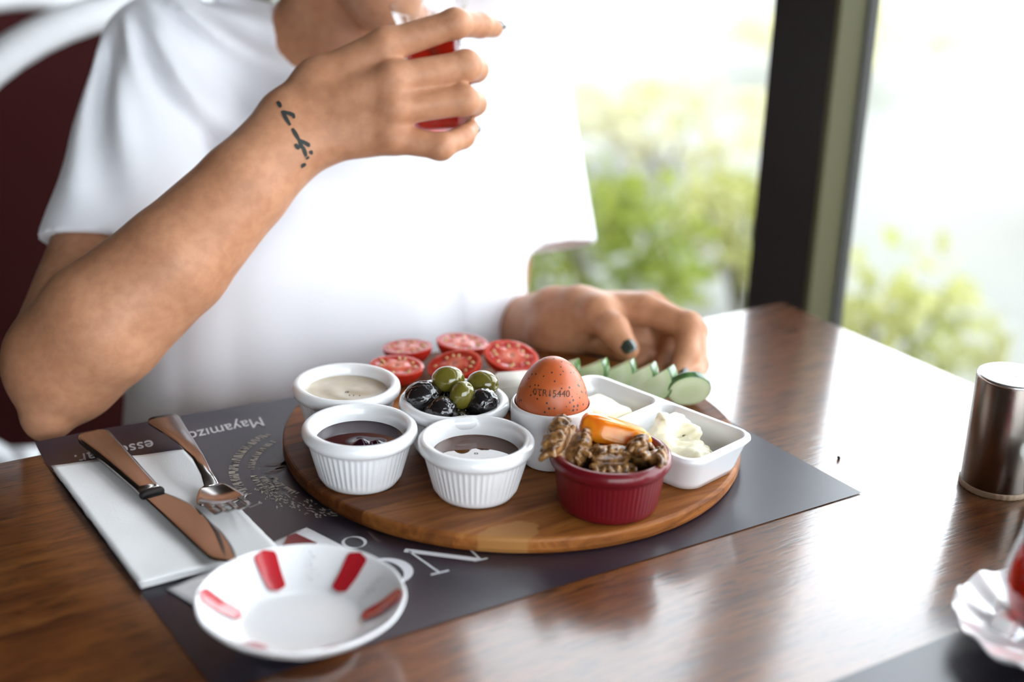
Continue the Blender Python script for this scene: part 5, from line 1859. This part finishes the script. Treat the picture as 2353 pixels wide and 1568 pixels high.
# ------------------------------------------------------------------ nails and tattoo
def nail(c, d, n, w, l, h):
    c, d, n = Vector(c), Vector(d).normalized(), Vector(n)
    n = (n - d * n.dot(d)).normalized(); s = d.cross(n)
    V, F = [], []
    q = 10
    for side in (0, 1):
        for i in range(q + 1):
            for j in range(q + 1):
                u = i / q * 2 - 1; v = j / q * 2 - 1
                # square to superellipse
                k = (abs(u) ** 3 + abs(v) ** 3) ** (1 / 3) / max(abs(u), abs(v), 1e-6) if (u or v) else 1
                uu, vv = u / k, v / k
                off = h - .0026 * uu * uu - .0012 * vv * vv - (0 if side else .0012)
                V.append(c + d * (vv * l / 2) + s * (uu * w / 2) + n * off)
    m = q + 1; b = m * m
    for i in range(q):
        for j in range(q):
            a = i * m + j
            F.append((b + a, b + a + m, b + a + m + 1, b + a + 1)); F.append((a, a + 1, a + m + 1, a + m))
    ring = [i * m for i in range(m)] + [q * m + j for j in range(1, m)] + [i * m + q for i in range(q - 1, -1, -1)] + [j for j in range(q - 1, 0, -1)]
    for k in range(len(ring)):
        a, e = ring[k], ring[(k + 1) % len(ring)]; F.append((a, e, b + e, b + a))
    o = mesh_obj('fingernail', [v - Vector(PO) for v in V], F, 'nail', person)
    o['label'] = 'dark green polished fingernail'
def nail_on(tip, prev, n, r_, w, l, back=.002):
    t, p = np.array(BP[tip]), np.array(BP[prev]); d = (t - p) / np.linalg.norm(t - p)
    nn = np.array(n, dtype=float); nn = nn - d * (nn @ d); nn /= np.linalg.norm(nn)
    nail(t + d * (r_ * .35 - back) + nn * (r_ - .0006), d, nn, w, l, .0012)
nail_on('l_t3', 'l_t2', (-.35, -.85, .45), .0084, .0112, .0125)
nail_on('l_i4', 'l_i3', (.55, -.95, .25), .0070, .0095, .0115)
nail_on('l_m4', 'l_m3', (.95, -.3, .30), .0070, .0095, .0110)
nail_on('l_n4', 'l_n3', (.75, .5, -.05), .0068, .0090, .0105)
nail_on('l_p4', 'l_p3', (.75, .5, -.05), .0060, .0080, .0095)
nail_on('r_i4', 'r_i3', (.75, -.25, .60), .0066, .0090, .0110, 0)
nail_on('r_p4', 'r_p3', (.80, -.60, .05), .0060, .0080, .0095)
nail_on('r_m4', 'r_m3', (.90, .10, .05), .0070, .0095, .0110)
nail_on('r_n4', 'r_n3', (.90, .10, .05), .0068, .0095, .0110)
nail_on('r_t3', 'r_t2', (.0, .95, .25), .0085, .0112, .0125)

bvh = BVHTree.FromPolygons([tuple(v.co) for v in body.data.vertices], [tuple(p.vertices) for p in body.data.polygons])
V, F = [], []
for st_ in TATTOO:
    pts = []
    for a, b in zip(st_[:-1], st_[1:]):
        for k in range(5):
            pts.append(Vector(a).lerp(Vector(b), k / 5))
    pts.append(Vector(st_[-1]))
    fit = [bvh.find_nearest(p - Vector(PO)) for p in pts]
    n = len(fit)
    base = len(V)
    for k in range(n):
        co, nr = fit[k][0], fit[k][1]
        t_ = (fit[min(k + 1, n - 1)][0] - fit[max(k - 1, 0)][0]).normalized()
        sd = nr.cross(t_).normalized()
        w_ = .00135 * (.55 + .45 * math.sin(math.pi * (k + .6) / n))
        V += [co + nr * .00035 + sd * w_, co + nr * .00035 - sd * w_]
    for k in range(n - 1):
        F.append((base + 2 * k, base + 2 * k + 1, base + 2 * k + 3, base + 2 * k + 2))
tt = mesh_obj('wrist_tattoo', V, F, 'ink', person, False); tt['label'] = 'thin dark line tattoo across the wrist'

# ------------------------------------------------------------------ the glass of tea in her hand
gb, gt = Vector(BP['glass_bot']), Vector(BP['glass_top'])
g_ = tea_glass(tuple(gb), (gt - gb).to_track_quat('Z', 'Y').to_euler(), 'small tulip glass of red tea held up in the tattooed hand', .076)
